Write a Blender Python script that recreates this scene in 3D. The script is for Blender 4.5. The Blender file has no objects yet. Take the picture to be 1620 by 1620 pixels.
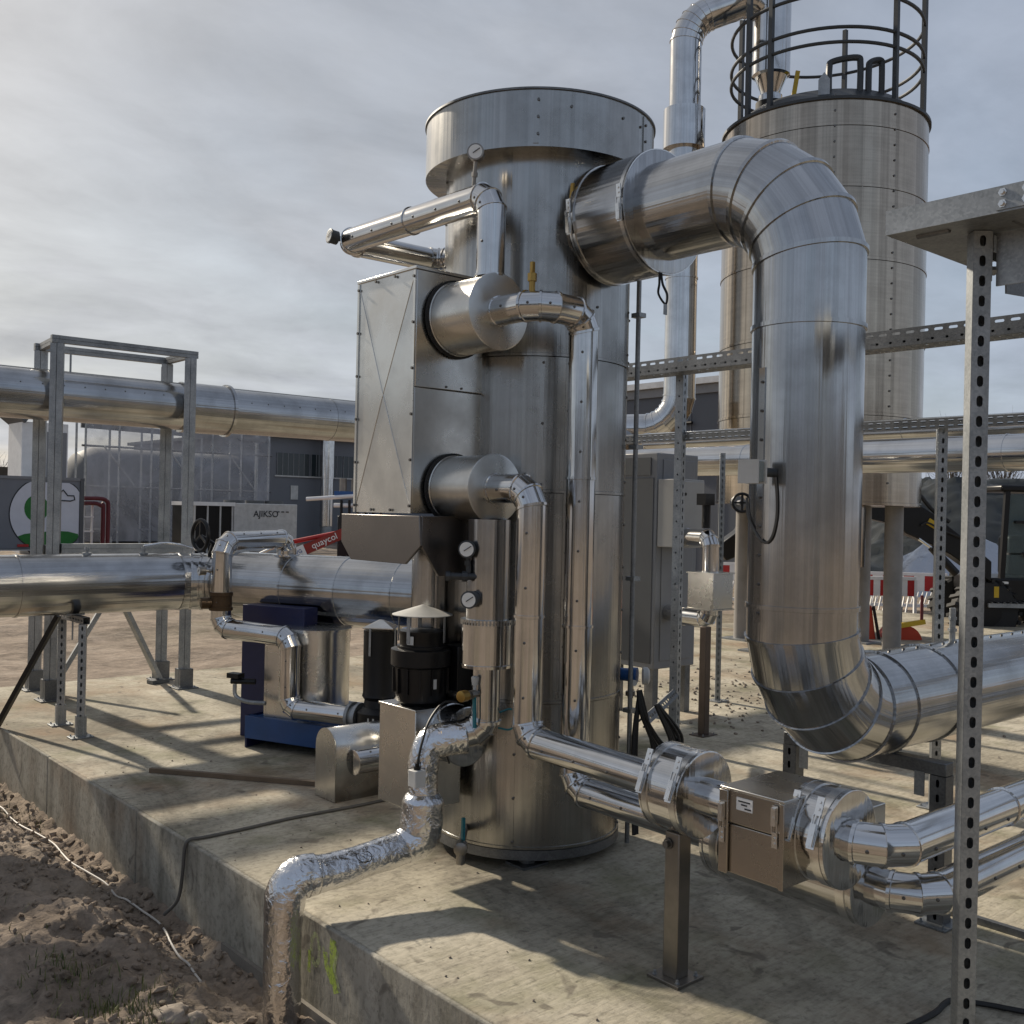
import bpy, bmesh, math, random
from mathutils import Vector, Matrix, noise
R = math.radians
rnd = random.Random(7)
scene = bpy.context.scene
COL = scene.collection

# ------------------------------------------------------------------ camera
cam = bpy.data.cameras.new('camera')
cam.sensor_fit = 'HORIZONTAL'; cam.sensor_width = 36.0; cam.lens = 36.204
cam.clip_start = 0.05; cam.clip_end = 2000
camo = bpy.data.objects.new('camera', cam); COL.objects.link(camo)
yaw, pitch, roll = 0.853983, 0.000352, 0.0220092
Fv = Vector((math.cos(yaw)*math.cos(pitch), math.sin(yaw)*math.cos(pitch), math.sin(pitch)))
Rt = Vector((math.sin(yaw), -math.cos(yaw), 0)); Uv = Rt.cross(Fv)
rv = Rt*math.cos(roll) + Uv*math.sin(roll); uv = rv.cross(Fv)
camo.matrix_world = Matrix(((rv.x, uv.x, -Fv.x, 0), (rv.y, uv.y, -Fv.y, 0), (rv.z, uv.z, -Fv.z, 1.5), (0, 0, 0, 1)))
scene.camera = camo

# ------------------------------------------------------------------ sun and sky
SUN_AZ, SUN_EL = R(94), R(30)
S = Vector((math.cos(SUN_AZ)*math.cos(SUN_EL), math.sin(SUN_AZ)*math.cos(SUN_EL), math.sin(SUN_EL)))
sun = bpy.data.lights.new('sun', 'SUN'); sun.energy = 5.0; sun.angle = R(1.6); sun.color = (1.0, 0.89, 0.73)
suno = bpy.data.objects.new('sun', sun); COL.objects.link(suno)
suno.rotation_euler = S.to_track_quat('Z', 'Y').to_euler()
suno.location = S*30
world = bpy.data.worlds.new('World'); scene.world = world; world.use_nodes = True
def build_world():
    nt = world.node_tree; N = nt.nodes; L = nt.links; N.clear()
    def n(t, **k):
        o = N.new(t)
        for a, b in k.items(): setattr(o, a, b)
        return o
    def math_(op, a, b=None, c=None, clamp=False):
        m = n('ShaderNodeMath', operation=op, use_clamp=clamp)
        for i, v in enumerate((a, b, c)):
            if v is None: continue
            if isinstance(v, (int, float)): m.inputs[i].default_value = v
            else: L.new(v, m.inputs[i])
        return m.outputs[0]
    out = n('ShaderNodeOutputWorld'); bg = n('ShaderNodeBackground'); L.new(bg.outputs[0], out.inputs[0])
    sky = n('ShaderNodeTexSky', sky_type='NISHITA'); sky.sun_disc = False
    sky.sun_elevation = SUN_EL; sky.sun_rotation = R(90) - SUN_AZ
    sky.air_density = 1.2; sky.dust_density = 1.2; sky.ozone_density = 1.0
    tc = n('ShaderNodeTexCoord'); sep = n('ShaderNodeSeparateXYZ'); L.new(tc.outputs['Generated'], sep.inputs[0])
    zz = math_('ADD', math_('MAXIMUM', sep.outputs[2], 0.0), 0.16)
    cx = math_('DIVIDE', sep.outputs[0], zz); cy = math_('DIVIDE', sep.outputs[1], zz)
    cmb = n('ShaderNodeCombineXYZ'); L.new(cx, cmb.inputs[0]); L.new(cy, cmb.inputs[1])
    mp = n('ShaderNodeMapping'); L.new(cmb.outputs[0], mp.inputs[0])
    mp.inputs['Rotation'].default_value = (0, 0, R(38)); mp.inputs['Scale'].default_value = (0.8, 1.0, 1)
    n1 = n('ShaderNodeTexNoise'); n1.inputs['Scale'].default_value = 0.9; n1.inputs['Detail'].default_value = 9
    n1.inputs['Roughness'].default_value = 0.56; n1.inputs['Distortion'].default_value = 0.5; L.new(mp.outputs[0], n1.inputs[0])
    n2 = n('ShaderNodeTexNoise'); n2.inputs['Scale'].default_value = 2.6; n2.inputs['Detail'].default_value = 8
    n2.inputs['Roughness'].default_value = 0.6; n2.inputs['Distortion'].default_value = 0.3; L.new(mp.outputs[0], n2.inputs[0])
    # thin cloud veil: how much of the sky it covers, and how bright its folds are
    cov = n('ShaderNodeMapRange'); L.new(n1.outputs[0], cov.inputs[0])
    for i, v in ((1, .34), (2, .62), (3, .62), (4, .96)): cov.inputs[i].default_value = v
    bri = n('ShaderNodeMapRange'); L.new(n2.outputs[0], bri.inputs[0])
    for i, v in ((1, .30), (2, .70), (3, .78), (4, 1.14)): bri.inputs[i].default_value = v
    # the veil scatters more light round the sun
    dot = n('ShaderNodeVectorMath', operation='DOT_PRODUCT'); L.new(tc.outputs['Generated'], dot.inputs[0]); dot.inputs[1].default_value = S
    glow = math_('POWER', math_('MULTIPLY_ADD', dot.outputs['Value'], .5, .5, True), 5.0)
    low = math_('POWER', math_('SUBTRACT', 1.0, math_('MAXIMUM', sep.outputs[2], 0.0), None, True), 3.0)     # thicker veil towards the horizon
    amp = math_('MULTIPLY', math_('ADD', math_('MULTIPLY_ADD', glow, 1.1, 3.95), math_('MULTIPLY', low, 1.3)), bri.outputs[0])
    tint = n('ShaderNodeMix', data_type='RGBA'); L.new(glow, tint.inputs[0])
    tint.inputs[6].default_value = (.82, .94, 1.18, 1); tint.inputs[7].default_value = (1.0, .99, .97, 1)
    cl = n('ShaderNodeVectorMath', operation='SCALE'); L.new(tint.outputs[2], cl.inputs[0]); L.new(amp, cl.inputs['Scale'])
    mix = n('ShaderNodeMix', data_type='RGBA'); L.new(cov.outputs[0], mix.inputs[0])
    L.new(sky.outputs[0], mix.inputs[6]); L.new(cl.outputs[0], mix.inputs[7])
    L.new(mix.outputs[2], bg.inputs[0]); bg.inputs[1].default_value = 0.088
build_world()
vs = scene.view_settings
vs.view_transform = 'Standard'; vs.look = 'None'; vs.exposure = 0.22; vs.gamma = 1.0; vs.use_curve_mapping = False
scene.render.engine = 'CYCLES'
scene.cycles.max_bounces = 8; scene.cycles.glossy_bounces = 5; scene.cycles.transparent_max_bounces = 16

# ------------------------------------------------------------------ materials
MATS = {}
def nodes(name):
    m = bpy.data.materials.new(name); m.use_nodes = True
    nt = m.node_tree; b = nt.nodes['Principled BSDF']
    MATS[name] = m
    return m, nt, b
def nn(nt, t, ins=None, **k):
    o = nt.nodes.new(t)
    for a, v in k.items(): setattr(o, a, v)
    for a, v in (ins or {}).items(): o.inputs[a].default_value = v
    return o
def ramp(nt, src, stops):
    r = nt.nodes.new('ShaderNodeValToRGB'); nt.links.new(src, r.inputs[0])
    el = r.color_ramp.elements
    while len(el) < len(stops): el.new(.5)
    for e, (p, c) in zip(el, stops):
        e.position = p; e.color = (*c, 1) if len(c) == 3 else c
    return r
def g3(v): return (v, v, v)
def coords(nt, uvs=False, scale=(1, 1, 1)):
    tc = nt.nodes.new('ShaderNodeTexCoord'); mp = nt.nodes.new('ShaderNodeMapping')
    nt.links.new(tc.outputs['UV' if uvs else 'Object'], mp.inputs[0]); mp.inputs['Scale'].default_value = scale
    return mp.outputs[0]
def mixc(nt, fac, a, b, mode='MIX'):
    m = nt.nodes.new('ShaderNodeMix'); m.data_type = 'RGBA'; m.blend_type = mode
    for s, v in ((0, fac), (6, a), (7, b)):
        if isinstance(v, (int, float)): m.inputs[s].default_value = v
        elif isinstance(v, tuple): m.inputs[s].default_value = (*v, 1)
        else: nt.links.new(v, m.inputs[s])
    return m.outputs[2]
def metal(name, col, rough=.25, uvs=True, wave=.35, dirt=.3, brush=None, wscale=(7, .35, 1), aniso=0, grain=.3, streak=None, scon=.6):
    """sheet metal: faint waviness along the rolled sheet, stains and brushed grain"""
    m, nt, b = nodes(name); L = nt.links
    b.inputs['Metallic'].default_value = 1
    co = coords(nt, uvs)
    n1 = nn(nt, 'ShaderNodeTexNoise', {'Scale': 3.1, 'Detail': 6, 'Roughness': .62}); L.new(co, n1.inputs[0])
    c0 = tuple(x*(1-dirt*.55) for x in col)
    cr = ramp(nt, n1.outputs[0], [(.32, c0), (.55, col), (.75, tuple(min(1, x*1.06) for x in col))])
    wv = coords(nt, uvs, wscale)
    n2 = nn(nt, 'ShaderNodeTexNoise', {'Scale': 1.0, 'Detail': 3, 'Roughness': .5}); L.new(wv, n2.inputs[0])
    gr = coords(nt, uvs, brush or (160, 3, 3))
    n3 = nn(nt, 'ShaderNodeTexNoise', {'Scale': 1.0, 'Detail': 3, 'Roughness': .6}); L.new(gr, n3.inputs[0])
    gcol = ramp(nt, n3.outputs[0], [(.3, g3(.86)), (.7, g3(1.0))])
    base = mixc(nt, grain, cr.outputs[0], gcol.outputs[0], 'MULTIPLY')
    if streak:                                          # rolled finish, water streaks, and mirrored bright and dark bands painted into base colour
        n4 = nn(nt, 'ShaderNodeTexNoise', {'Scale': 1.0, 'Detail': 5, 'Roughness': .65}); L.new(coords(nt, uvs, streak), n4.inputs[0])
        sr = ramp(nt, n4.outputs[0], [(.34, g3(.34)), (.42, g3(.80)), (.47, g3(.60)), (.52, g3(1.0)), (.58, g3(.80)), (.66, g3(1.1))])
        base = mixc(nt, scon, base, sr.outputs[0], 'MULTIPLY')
    L.new(base, b.inputs['Base Color'])
    mr = nn(nt, 'ShaderNodeMapRange'); L.new(n1.outputs[0], mr.inputs[0])
    for i, v in ((1, .3), (2, .7), (3, rough*1.4), (4, rough*.75)): mr.inputs[i].default_value = v
    ad = nn(nt, 'ShaderNodeMath', operation='MULTIPLY_ADD'); L.new(n3.outputs[0], ad.inputs[0]); ad.inputs[1].default_value = .10*grain; L.new(mr.outputs[0], ad.inputs[2])
    L.new(ad.outputs[0], b.inputs['Roughness'])
    bu = nn(nt, 'ShaderNodeBump', {'Strength': wave, 'Distance': .005}); L.new(n2.outputs[0], bu.inputs['Height'])
    bu2 = nn(nt, 'ShaderNodeBump', {'Strength': .25*grain, 'Distance': .0006}); L.new(n3.outputs[0], bu2.inputs['Height']); L.new(bu.outputs[0], bu2.inputs['Normal'])
    L.new(bu2.outputs[0], b.inputs['Normal'])
    if aniso:
        b.inputs['Anisotropic'].default_value = aniso
        tg = nn(nt, 'ShaderNodeTangent', direction_type='UV_MAP'); tg.uv_map = 'UVMap'; L.new(tg.outputs[0], b.inputs['Tangent'])
    return m
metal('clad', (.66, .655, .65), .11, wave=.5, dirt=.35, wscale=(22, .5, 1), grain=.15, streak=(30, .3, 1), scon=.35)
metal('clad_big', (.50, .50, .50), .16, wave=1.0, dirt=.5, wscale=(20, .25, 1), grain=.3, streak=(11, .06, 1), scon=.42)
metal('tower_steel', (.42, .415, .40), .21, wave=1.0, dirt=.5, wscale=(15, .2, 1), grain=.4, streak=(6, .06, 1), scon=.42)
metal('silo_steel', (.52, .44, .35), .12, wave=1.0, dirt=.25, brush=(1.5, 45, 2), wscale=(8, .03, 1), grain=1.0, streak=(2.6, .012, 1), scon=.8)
metal('sheet', (.62, .61, .58), .25, uvs=False, wave=.35, dirt=.45, wscale=(3, 3, 2), brush=(60, 60, 9), grain=.08)
metal('sheet_brown', (.42, .39, .355), .22, uvs=False, wave=.3, dirt=.25, wscale=(3, 3, 2), brush=(6, 6, 60), grain=.1)
metal('sheet_mirror_dark', (.19, .175, .165), .30, uvs=False, wave=.3, dirt=.3, wscale=(3, 3, 2), brush=(20, 20, 20), grain=.08)  # skirt metal: dark reflection of shaded ground put into the base colour
metal('bolt', (.16, .155, .15), .45, uvs=False, wave=0)
metal('bright', (.75, .74, .72), .22, uvs=False, wave=0, dirt=.3)
metal('seam', (.42, .41, .39), .30, uvs=False, wave=0, dirt=.3)
def galv(name, lo, hi):
    m, nt, b = nodes(name); L = nt.links; co = coords(nt)
    v = nn(nt, 'ShaderNodeTexVoronoi', {'Scale': 150.0, 'Randomness': 1.0}); L.new(co, v.inputs[0])
    n1 = nn(nt, 'ShaderNodeTexNoise', {'Scale': 6.0, 'Detail': 6, 'Roughness': .65}); L.new(co, n1.inputs[0])
    mx = mixc(nt, .2, n1.outputs[0], v.outputs['Color'])
    bw = nn(nt, 'ShaderNodeRGBToBW'); L.new(mx, bw.inputs[0])
    r = ramp(nt, bw.outputs[0], [(.3, lo), (.7, hi)]); L.new(r.outputs[0], b.inputs['Base Color'])
    b.inputs['Metallic'].default_value = .75; b.inputs['Roughness'].default_value = .48
    bu = nn(nt, 'ShaderNodeBump', {'Strength': .12, 'Distance': .001}); L.new(n1.outputs[0], bu.inputs['Height']); L.new(bu.outputs[0], b.inputs['Normal'])
galv('galv', (.20, .215, .225), (.41, .425, .435))
galv('galv_mid', (.16, .168, .175), (.33, .34, .345)); galv('galv_dark', (.10, .105, .11), (.22, .225, .23))
def paint(name, col, rough=.45, metallic=0, dirt=.25, scale=4, bump=.05, spec=.5):
    m, nt, b = nodes(name); L = nt.links; co = coords(nt)
    n1 = nn(nt, 'ShaderNodeTexNoise', {'Scale': scale, 'Detail': 7, 'Roughness': .65}); L.new(co, n1.inputs[0])
    r = ramp(nt, n1.outputs[0], [(.3, tuple(x*(1-dirt) for x in col)), (.62, col)]); L.new(r.outputs[0], b.inputs['Base Color'])
    b.inputs['Roughness'].default_value = rough; b.inputs['Metallic'].default_value = metallic
    b.inputs['Specular IOR Level'].default_value = spec
    bu = nn(nt, 'ShaderNodeBump', {'Strength': bump, 'Distance': .002}); L.new(n1.outputs[0], bu.inputs['Height']); L.new(bu.outputs[0], b.inputs['Normal'])
    return m
paint('black', (.006, .006, .007), .38, spec=.35); paint('rubber', (.018, .018, .018), .75, bump=.3)
paint('cable_black', (.012, .012, .012), .55); paint('anthracite', (.035, .04, .045), .5)
paint('blue', (.015, .065, .20), .42); paint('dark_blue', (.008, .013, .065), .4)
paint('instrument_blue', (.02, .10, .30), .4); paint('teal', (.01, .16, .20), .4)
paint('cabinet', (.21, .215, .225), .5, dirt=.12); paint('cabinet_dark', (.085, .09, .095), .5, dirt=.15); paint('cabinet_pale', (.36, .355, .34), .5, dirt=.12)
paint('white', (.78, .78, .77), .5, dirt=.12); paint('offwhite', (.55, .55, .53), .55)
paint('container_grey', (.17, .18, .20), .55, dirt=.12, scale=1.5); paint('green', (.01, .16, .02), .5)
paint('print_black', (.012, .015, .02), .5); paint('panel_white', (.62, .63, .68), .5, dirt=.08)
paint('red', (.45, .02, .02), .5); paint('dark_red', (.13, .012, .018), .5); paint('orange', (.55, .045, .008), .5)
paint('yellow', (.60, .40, .02), .5); paint('brass', (.42, .27, .08), .35, metallic=.9); paint('bronze', (.09, .055, .028), .5, metallic=.6)
paint('steel_brown', (.12, .095, .08), .45, metallic=.7); paint('post_steel', (.28, .26, .235), .38, metallic=.9, dirt=.35)
paint('wood', (.16, .115, .075), .8, scale=9, bump=.4); paint('cable_white', (.58, .55, .50), .6)
paint('loader_red', (.28, .022, .014), .5); paint('leg_grey', (.26, .245, .23), .55); paint('cable_grey', (.10, .095, .085), .6)
paint('facade', (.085, .095, .115), .6, dirt=.1, scale=.6); paint('facade_light', (.14, .15, .17), .6, dirt=.1, scale=.6)
paint('fascia', (.60, .61, .62), .5); paint('heap_film', (.010, .013, .012), .5, bump=.3); paint('bark', (.08, .065, .05), .9)
def spray(name, col, lo, hi):
    m, nt, b = nodes(name); b.inputs['Base Color'].default_value = (*col, 1); b.inputs['Roughness'].default_value = .85
    n1 = nn(nt, 'ShaderNodeTexNoise', {'Scale': 60.0, 'Detail': 6, 'Roughness': .7}); nt.links.new(coords(nt), n1.inputs[0])
    r = ramp(nt, n1.outputs[0], [(lo, g3(0)), (hi, g3(.85))]); nt.links.new(r.outputs[0], b.inputs['Alpha'])
spray('spray', (.40, .52, .08), .34, .54); spray('spray_pale', (.42, .47, .24), .36, .60)
paint('mortar', (.22, .20, .17), .95, bump=.6, scale=20)
def glass():
    m, nt, b = nodes('gauge_glass'); b.inputs['Base Color'].default_value = (.75, .75, .72, 1); b.inputs['Roughness'].default_value = .12
    m, nt, b = nodes('clear_box'); b.inputs['Base Color'].default_value = (.6, .66, .66, 1); b.inputs['Roughness'].default_value = .15
    b.inputs['Transmission Weight'].default_value = .7; b.inputs['IOR'].default_value = 1.2
    m, nt, b = nodes('window'); b.inputs['Base Color'].default_value = (.03, .04, .045, 1); b.inputs['Roughness'].default_value = .08
    m, nt, b = nodes('cab_glass'); b.inputs['Base Color'].default_value = (.30, .36, .36, 1); b.inputs['Roughness'].default_value = .05
    b.inputs['Transmission Weight'].default_value = .75; b.inputs['IOR'].default_value = 1.05
    m, nt, b = nodes('film'); L = nt.links; co = coords(nt, False, (.35, 1, .35))
    n1 = nn(nt, 'ShaderNodeTexNoise', {'Scale': 1.2, 'Detail': 5, 'Roughness': .6, 'Distortion': 1.0}); L.new(co, n1.inputs[0])
    r = ramp(nt, n1.outputs[0], [(.35, g3(.30)), (.7, g3(.72))]); L.new(r.outputs[0], b.inputs['Alpha'])
    b.inputs['Base Color'].default_value = (.42, .43, .47, 1); b.inputs['Roughness'].default_value = .3
    m, nt, b = nodes('foil'); L = nt.links; co = coords(nt); b.inputs['Metallic'].default_value = 1
    b.inputs['Base Color'].default_value = (.66, .665, .68, 1)
    n1 = nn(nt, 'ShaderNodeTexNoise', {'Scale': 17.0, 'Detail': 3, 'Roughness': .5, 'Distortion': 2.2}); L.new(co, n1.inputs[0])
    v = nn(nt, 'ShaderNodeTexVoronoi', {'Scale': 30.0}, feature='DISTANCE_TO_EDGE'); L.new(co, v.inputs[0])
    w = nn(nt, 'ShaderNodeTexWave', {'Scale': 9.0, 'Distortion': 9.0, 'Detail': 4.0, 'Detail Scale': 2.0}); L.new(co, w.inputs[0])
    b1 = nn(nt, 'ShaderNodeBump', {'Strength': .55, 'Distance': .010}); L.new(n1.outputs[0], b1.inputs['Height'])
    b2 = nn(nt, 'ShaderNodeBump', {'Strength': .5, 'Distance': .005}); L.new(v.outputs['Distance'], b2.inputs['Height']); L.new(b1.outputs[0], b2.inputs['Normal'])
    b3 = nn(nt, 'ShaderNodeBump', {'Strength': .16, 'Distance': .005}); L.new(w.outputs['Fac'], b3.inputs['Height']); L.new(b2.outputs[0], b3.inputs['Normal'])
    L.new(b3.outputs[0], b.inputs['Normal']); b.inputs['Roughness'].default_value = .2
    m, nt, b = nodes('silver_sheet'); L = nt.links; co = coords(nt); b.inputs['Base Color'].default_value = (.42, .44, .48, 1); b.inputs['Roughness'].default_value = .28; b.inputs['Metallic'].default_value = .7
    n1 = nn(nt, 'ShaderNodeTexNoise', {'Scale': 2.0, 'Detail': 4, 'Distortion': 1.5}); L.new(co, n1.inputs[0])
    b1 = nn(nt, 'ShaderNodeBump', {'Strength': .8, 'Distance': .12}); L.new(n1.outputs[0], b1.inputs['Height']); L.new(b1.outputs[0], b.inputs['Normal'])
glass()
def concrete(name, lo, mid, hi, side):
    m, nt, b = nodes(name); L = nt.links; co = coords(nt)
    st = coords(nt, False, (1.0, .45, 1) if not side else (3, 3, .5))
    a = nn(nt, 'ShaderNodeTexNoise', {'Scale': 1.1, 'Detail': 10, 'Roughness': .68, 'Distortion': .6}); L.new(st, a.inputs[0])
    f = nn(nt, 'ShaderNodeTexNoise', {'Scale': 34.0, 'Detail': 6, 'Roughness': .7}); L.new(co, f.inputs[0])
    ro = coords(nt, False, (4.0, 26.0, 4))            # broom strokes
    g = nn(nt, 'ShaderNodeTexNoise', {'Scale': 1.5, 'Detail': 7, 'Roughness': .72, 'Distortion': .8}); L.new(ro, g.inputs[0])
    p = nn(nt, 'ShaderNodeTexNoise', {'Scale': 2.3, 'Detail': 4, 'Roughness': .6}); L.new(co, p.inputs[0])
    r = ramp(nt, a.outputs[0], [(.36, lo), (.50, mid), (.66, hi)])
    fr = ramp(nt, f.outputs[0], [(.32, g3(.50)), (.50, g3(1.0)), (.8, g3(1.12))])
    c = mixc(nt, .75, r.outputs[0], fr.outputs[0], 'MULTIPLY')
    gr = ramp(nt, g.outputs[0], [(.34, g3(.62)), (.54, g3(1.04))])
    c = mixc(nt, .15 if side else .6, c, gr.outputs[0], 'MULTIPLY')
    mo = ramp(nt, p.outputs[0], [(.52, g3(0)), (.70, g3(.5))])     # moss and damp staining
    c = mixc(nt, mo.outputs[0], c, (.13, .135, .06) if not side else (.16, .15, .11))
    rs = nn(nt, 'ShaderNodeTexNoise', {'Scale': .9, 'Detail': 5, 'Roughness': .6}); L.new(coords(nt, False, (1.3, 1, 1)), rs.inputs[0])
    rr = ramp(nt, rs.outputs[0], [(.52, g3(0)), (.66, g3(.6))])      # washed-on soil
    c = mixc(nt, rr.outputs[0], c, (.25, .165, .10))
    v = nn(nt, 'ShaderNodeTexVoronoi', {'Scale': 26.0 if side else 17.0, 'Randomness': 1}); L.new(co, v.inputs[0])
    vr = ramp(nt, v.outputs['Distance'], [(.04, g3(.25)), (.09, g3(1))])
    pk = nn(nt, 'ShaderNodeTexNoise', {'Scale': 5.0, 'Detail': 2}); L.new(co, pk.inputs[0])
    pm = ramp(nt, pk.outputs[0], [(.5, g3(0)), (.6, g3(.9))])
    c = mixc(nt, pm.outputs[0], c, mixc(nt, 1.0, c, vr.outputs[0], 'MULTIPLY'))
    dm = nn(nt, 'ShaderNodeTexNoise', {'Scale': 1.7, 'Detail': 8, 'Roughness': .62, 'Distortion': 1.6}); L.new(co, dm.inputs[0])
    dmr = ramp(nt, dm.outputs[0], [(.40, g3(.55)), (.47, g3(.92)), (.60, g3(1.0)), (.68, g3(1.14))]); c = mixc(nt, .55, c, dmr.outputs[0], 'MULTIPLY')   # damp and dry patches
    sk = nn(nt, 'ShaderNodeTexNoise', {'Scale': 7.0, 'Detail': 3, 'Roughness': .5, 'Distortion': 1.0}); L.new(co, sk.inputs[0])
    skr = ramp(nt, sk.outputs[0], [(.63, g3(0)), (.70, g3(.6))]); c = mixc(nt, skr.outputs[0], c, (.10, .085, .07))   # dark splashes
    L.new(c, b.inputs['Base Color']); b.inputs['Roughness'].default_value = .92; b.inputs['Specular IOR Level'].default_value = .2
    b1 = nn(nt, 'ShaderNodeBump', {'Strength': .35, 'Distance': .012}); L.new(g.outputs[0], b1.inputs['Height'])
    b2 = nn(nt, 'ShaderNodeBump', {'Strength': .45, 'Distance': .004}); L.new(f.outputs[0], b2.inputs['Height']); L.new(b1.outputs[0], b2.inputs['Normal'])
    L.new((b2 if not side else b2).outputs[0], b.inputs['Normal'])
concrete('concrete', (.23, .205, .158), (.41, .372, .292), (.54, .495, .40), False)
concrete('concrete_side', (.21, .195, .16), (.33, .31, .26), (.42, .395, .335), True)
def soil():
    m, nt, b = nodes('soil'); L = nt.links; co = coords(nt)
    a = nn(nt, 'ShaderNodeTexNoise', {'Scale': 1.3, 'Detail': 12, 'Roughness': .7}); L.new(co, a.inputs[0])
    f = nn(nt, 'ShaderNodeTexNoise', {'Scale': 24.0, 'Detail': 9, 'Roughness': .75}); L.new(co, f.inputs[0])
    big = nn(nt, 'ShaderNodeTexNoise', {'Scale': .16, 'Detail': 5, 'Roughness': .6}); L.new(co, big.inputs[0])
    r = ramp(nt, a.outputs[0], [(.30, (.155, .120, .091)), (.52, (.31, .25, .196)), (.74, (.44, .37, .30))])
    fr = ramp(nt, f.outputs[0], [(.28, g3(.6)), (.55, g3(1.0)), (.78, g3(1.25))])
    c = mixc(nt, .85, r.outputs[0], fr.outputs[0], 'MULTIPLY')
    md = nn(nt, 'ShaderNodeTexNoise', {'Scale': 5.0, 'Detail': 6, 'Roughness': .7}); L.new(coords(nt, False, (.6, 1.5, 1)), md.inputs[0])
    mdr = ramp(nt, md.outputs[0], [(.34, g3(.50)), (.5, g3(.95)), (.7, g3(1.15))]); c = mixc(nt, .8, c, mdr.outputs[0], 'MULTIPLY')
    gr = ramp(nt, big.outputs[0], [(.50, g3(0)), (.64, g3(.35))])
    c = mixc(nt, gr.outputs[0], c, (.10, .105, .045))
    L.new(c, b.inputs['Base Color']); b.inputs['Roughness'].default_value = .97; b.inputs['Specular IOR Level'].default_value = .15
    b1 = nn(nt, 'ShaderNodeBump', {'Strength': .6, 'Distance': .05}); L.new(a.outputs[0], b1.inputs['Height'])
    b0 = nn(nt, 'ShaderNodeBump', {'Strength': .6, 'Distance': .05}); L.new(md.outputs[0], b0.inputs['Height']); L.new(b1.outputs[0], b0.inputs['Normal'])
    b2 = nn(nt, 'ShaderNodeBump', {'Strength': .7, 'Distance': .012}); L.new(f.outputs[0], b2.inputs['Height']); L.new(b0.outputs[0], b2.inputs['Normal'])
    L.new(b2.outputs[0], b.inputs['Normal'])
    m, nt, b = nodes('grass'); b.inputs['Roughness'].default_value = .7
    L = nt.links; a = nn(nt, 'ShaderNodeTexNoise', {'Scale': 30.0}); L.new(coords(nt), a.inputs[0])
    r = ramp(nt, a.outputs[0], [(.35, (.05, .075, .02)), (.65, (.15, .15, .05))]); L.new(r.outputs[0], b.inputs['Base Color'])
    m, nt, b = nodes('stone'); L = nt.links; a = nn(nt, 'ShaderNodeTexNoise', {'Scale': 18.0, 'Detail': 8, 'Roughness': .7}); L.new(coords(nt), a.inputs[0])
    r = ramp(nt, a.outputs[0], [(.3, (.14, .115, .09)), (.7, (.33, .28, .23))]); L.new(r.outputs[0], b.inputs['Base Color']); b.inputs['Roughness'].default_value = .9
    b1 = nn(nt, 'ShaderNodeBump', {'Strength': .5, 'Distance': .01}); L.new(a.outputs[0], b1.inputs['Height']); L.new(b1.outputs[0], b.inputs['Normal'])
soil()

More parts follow.
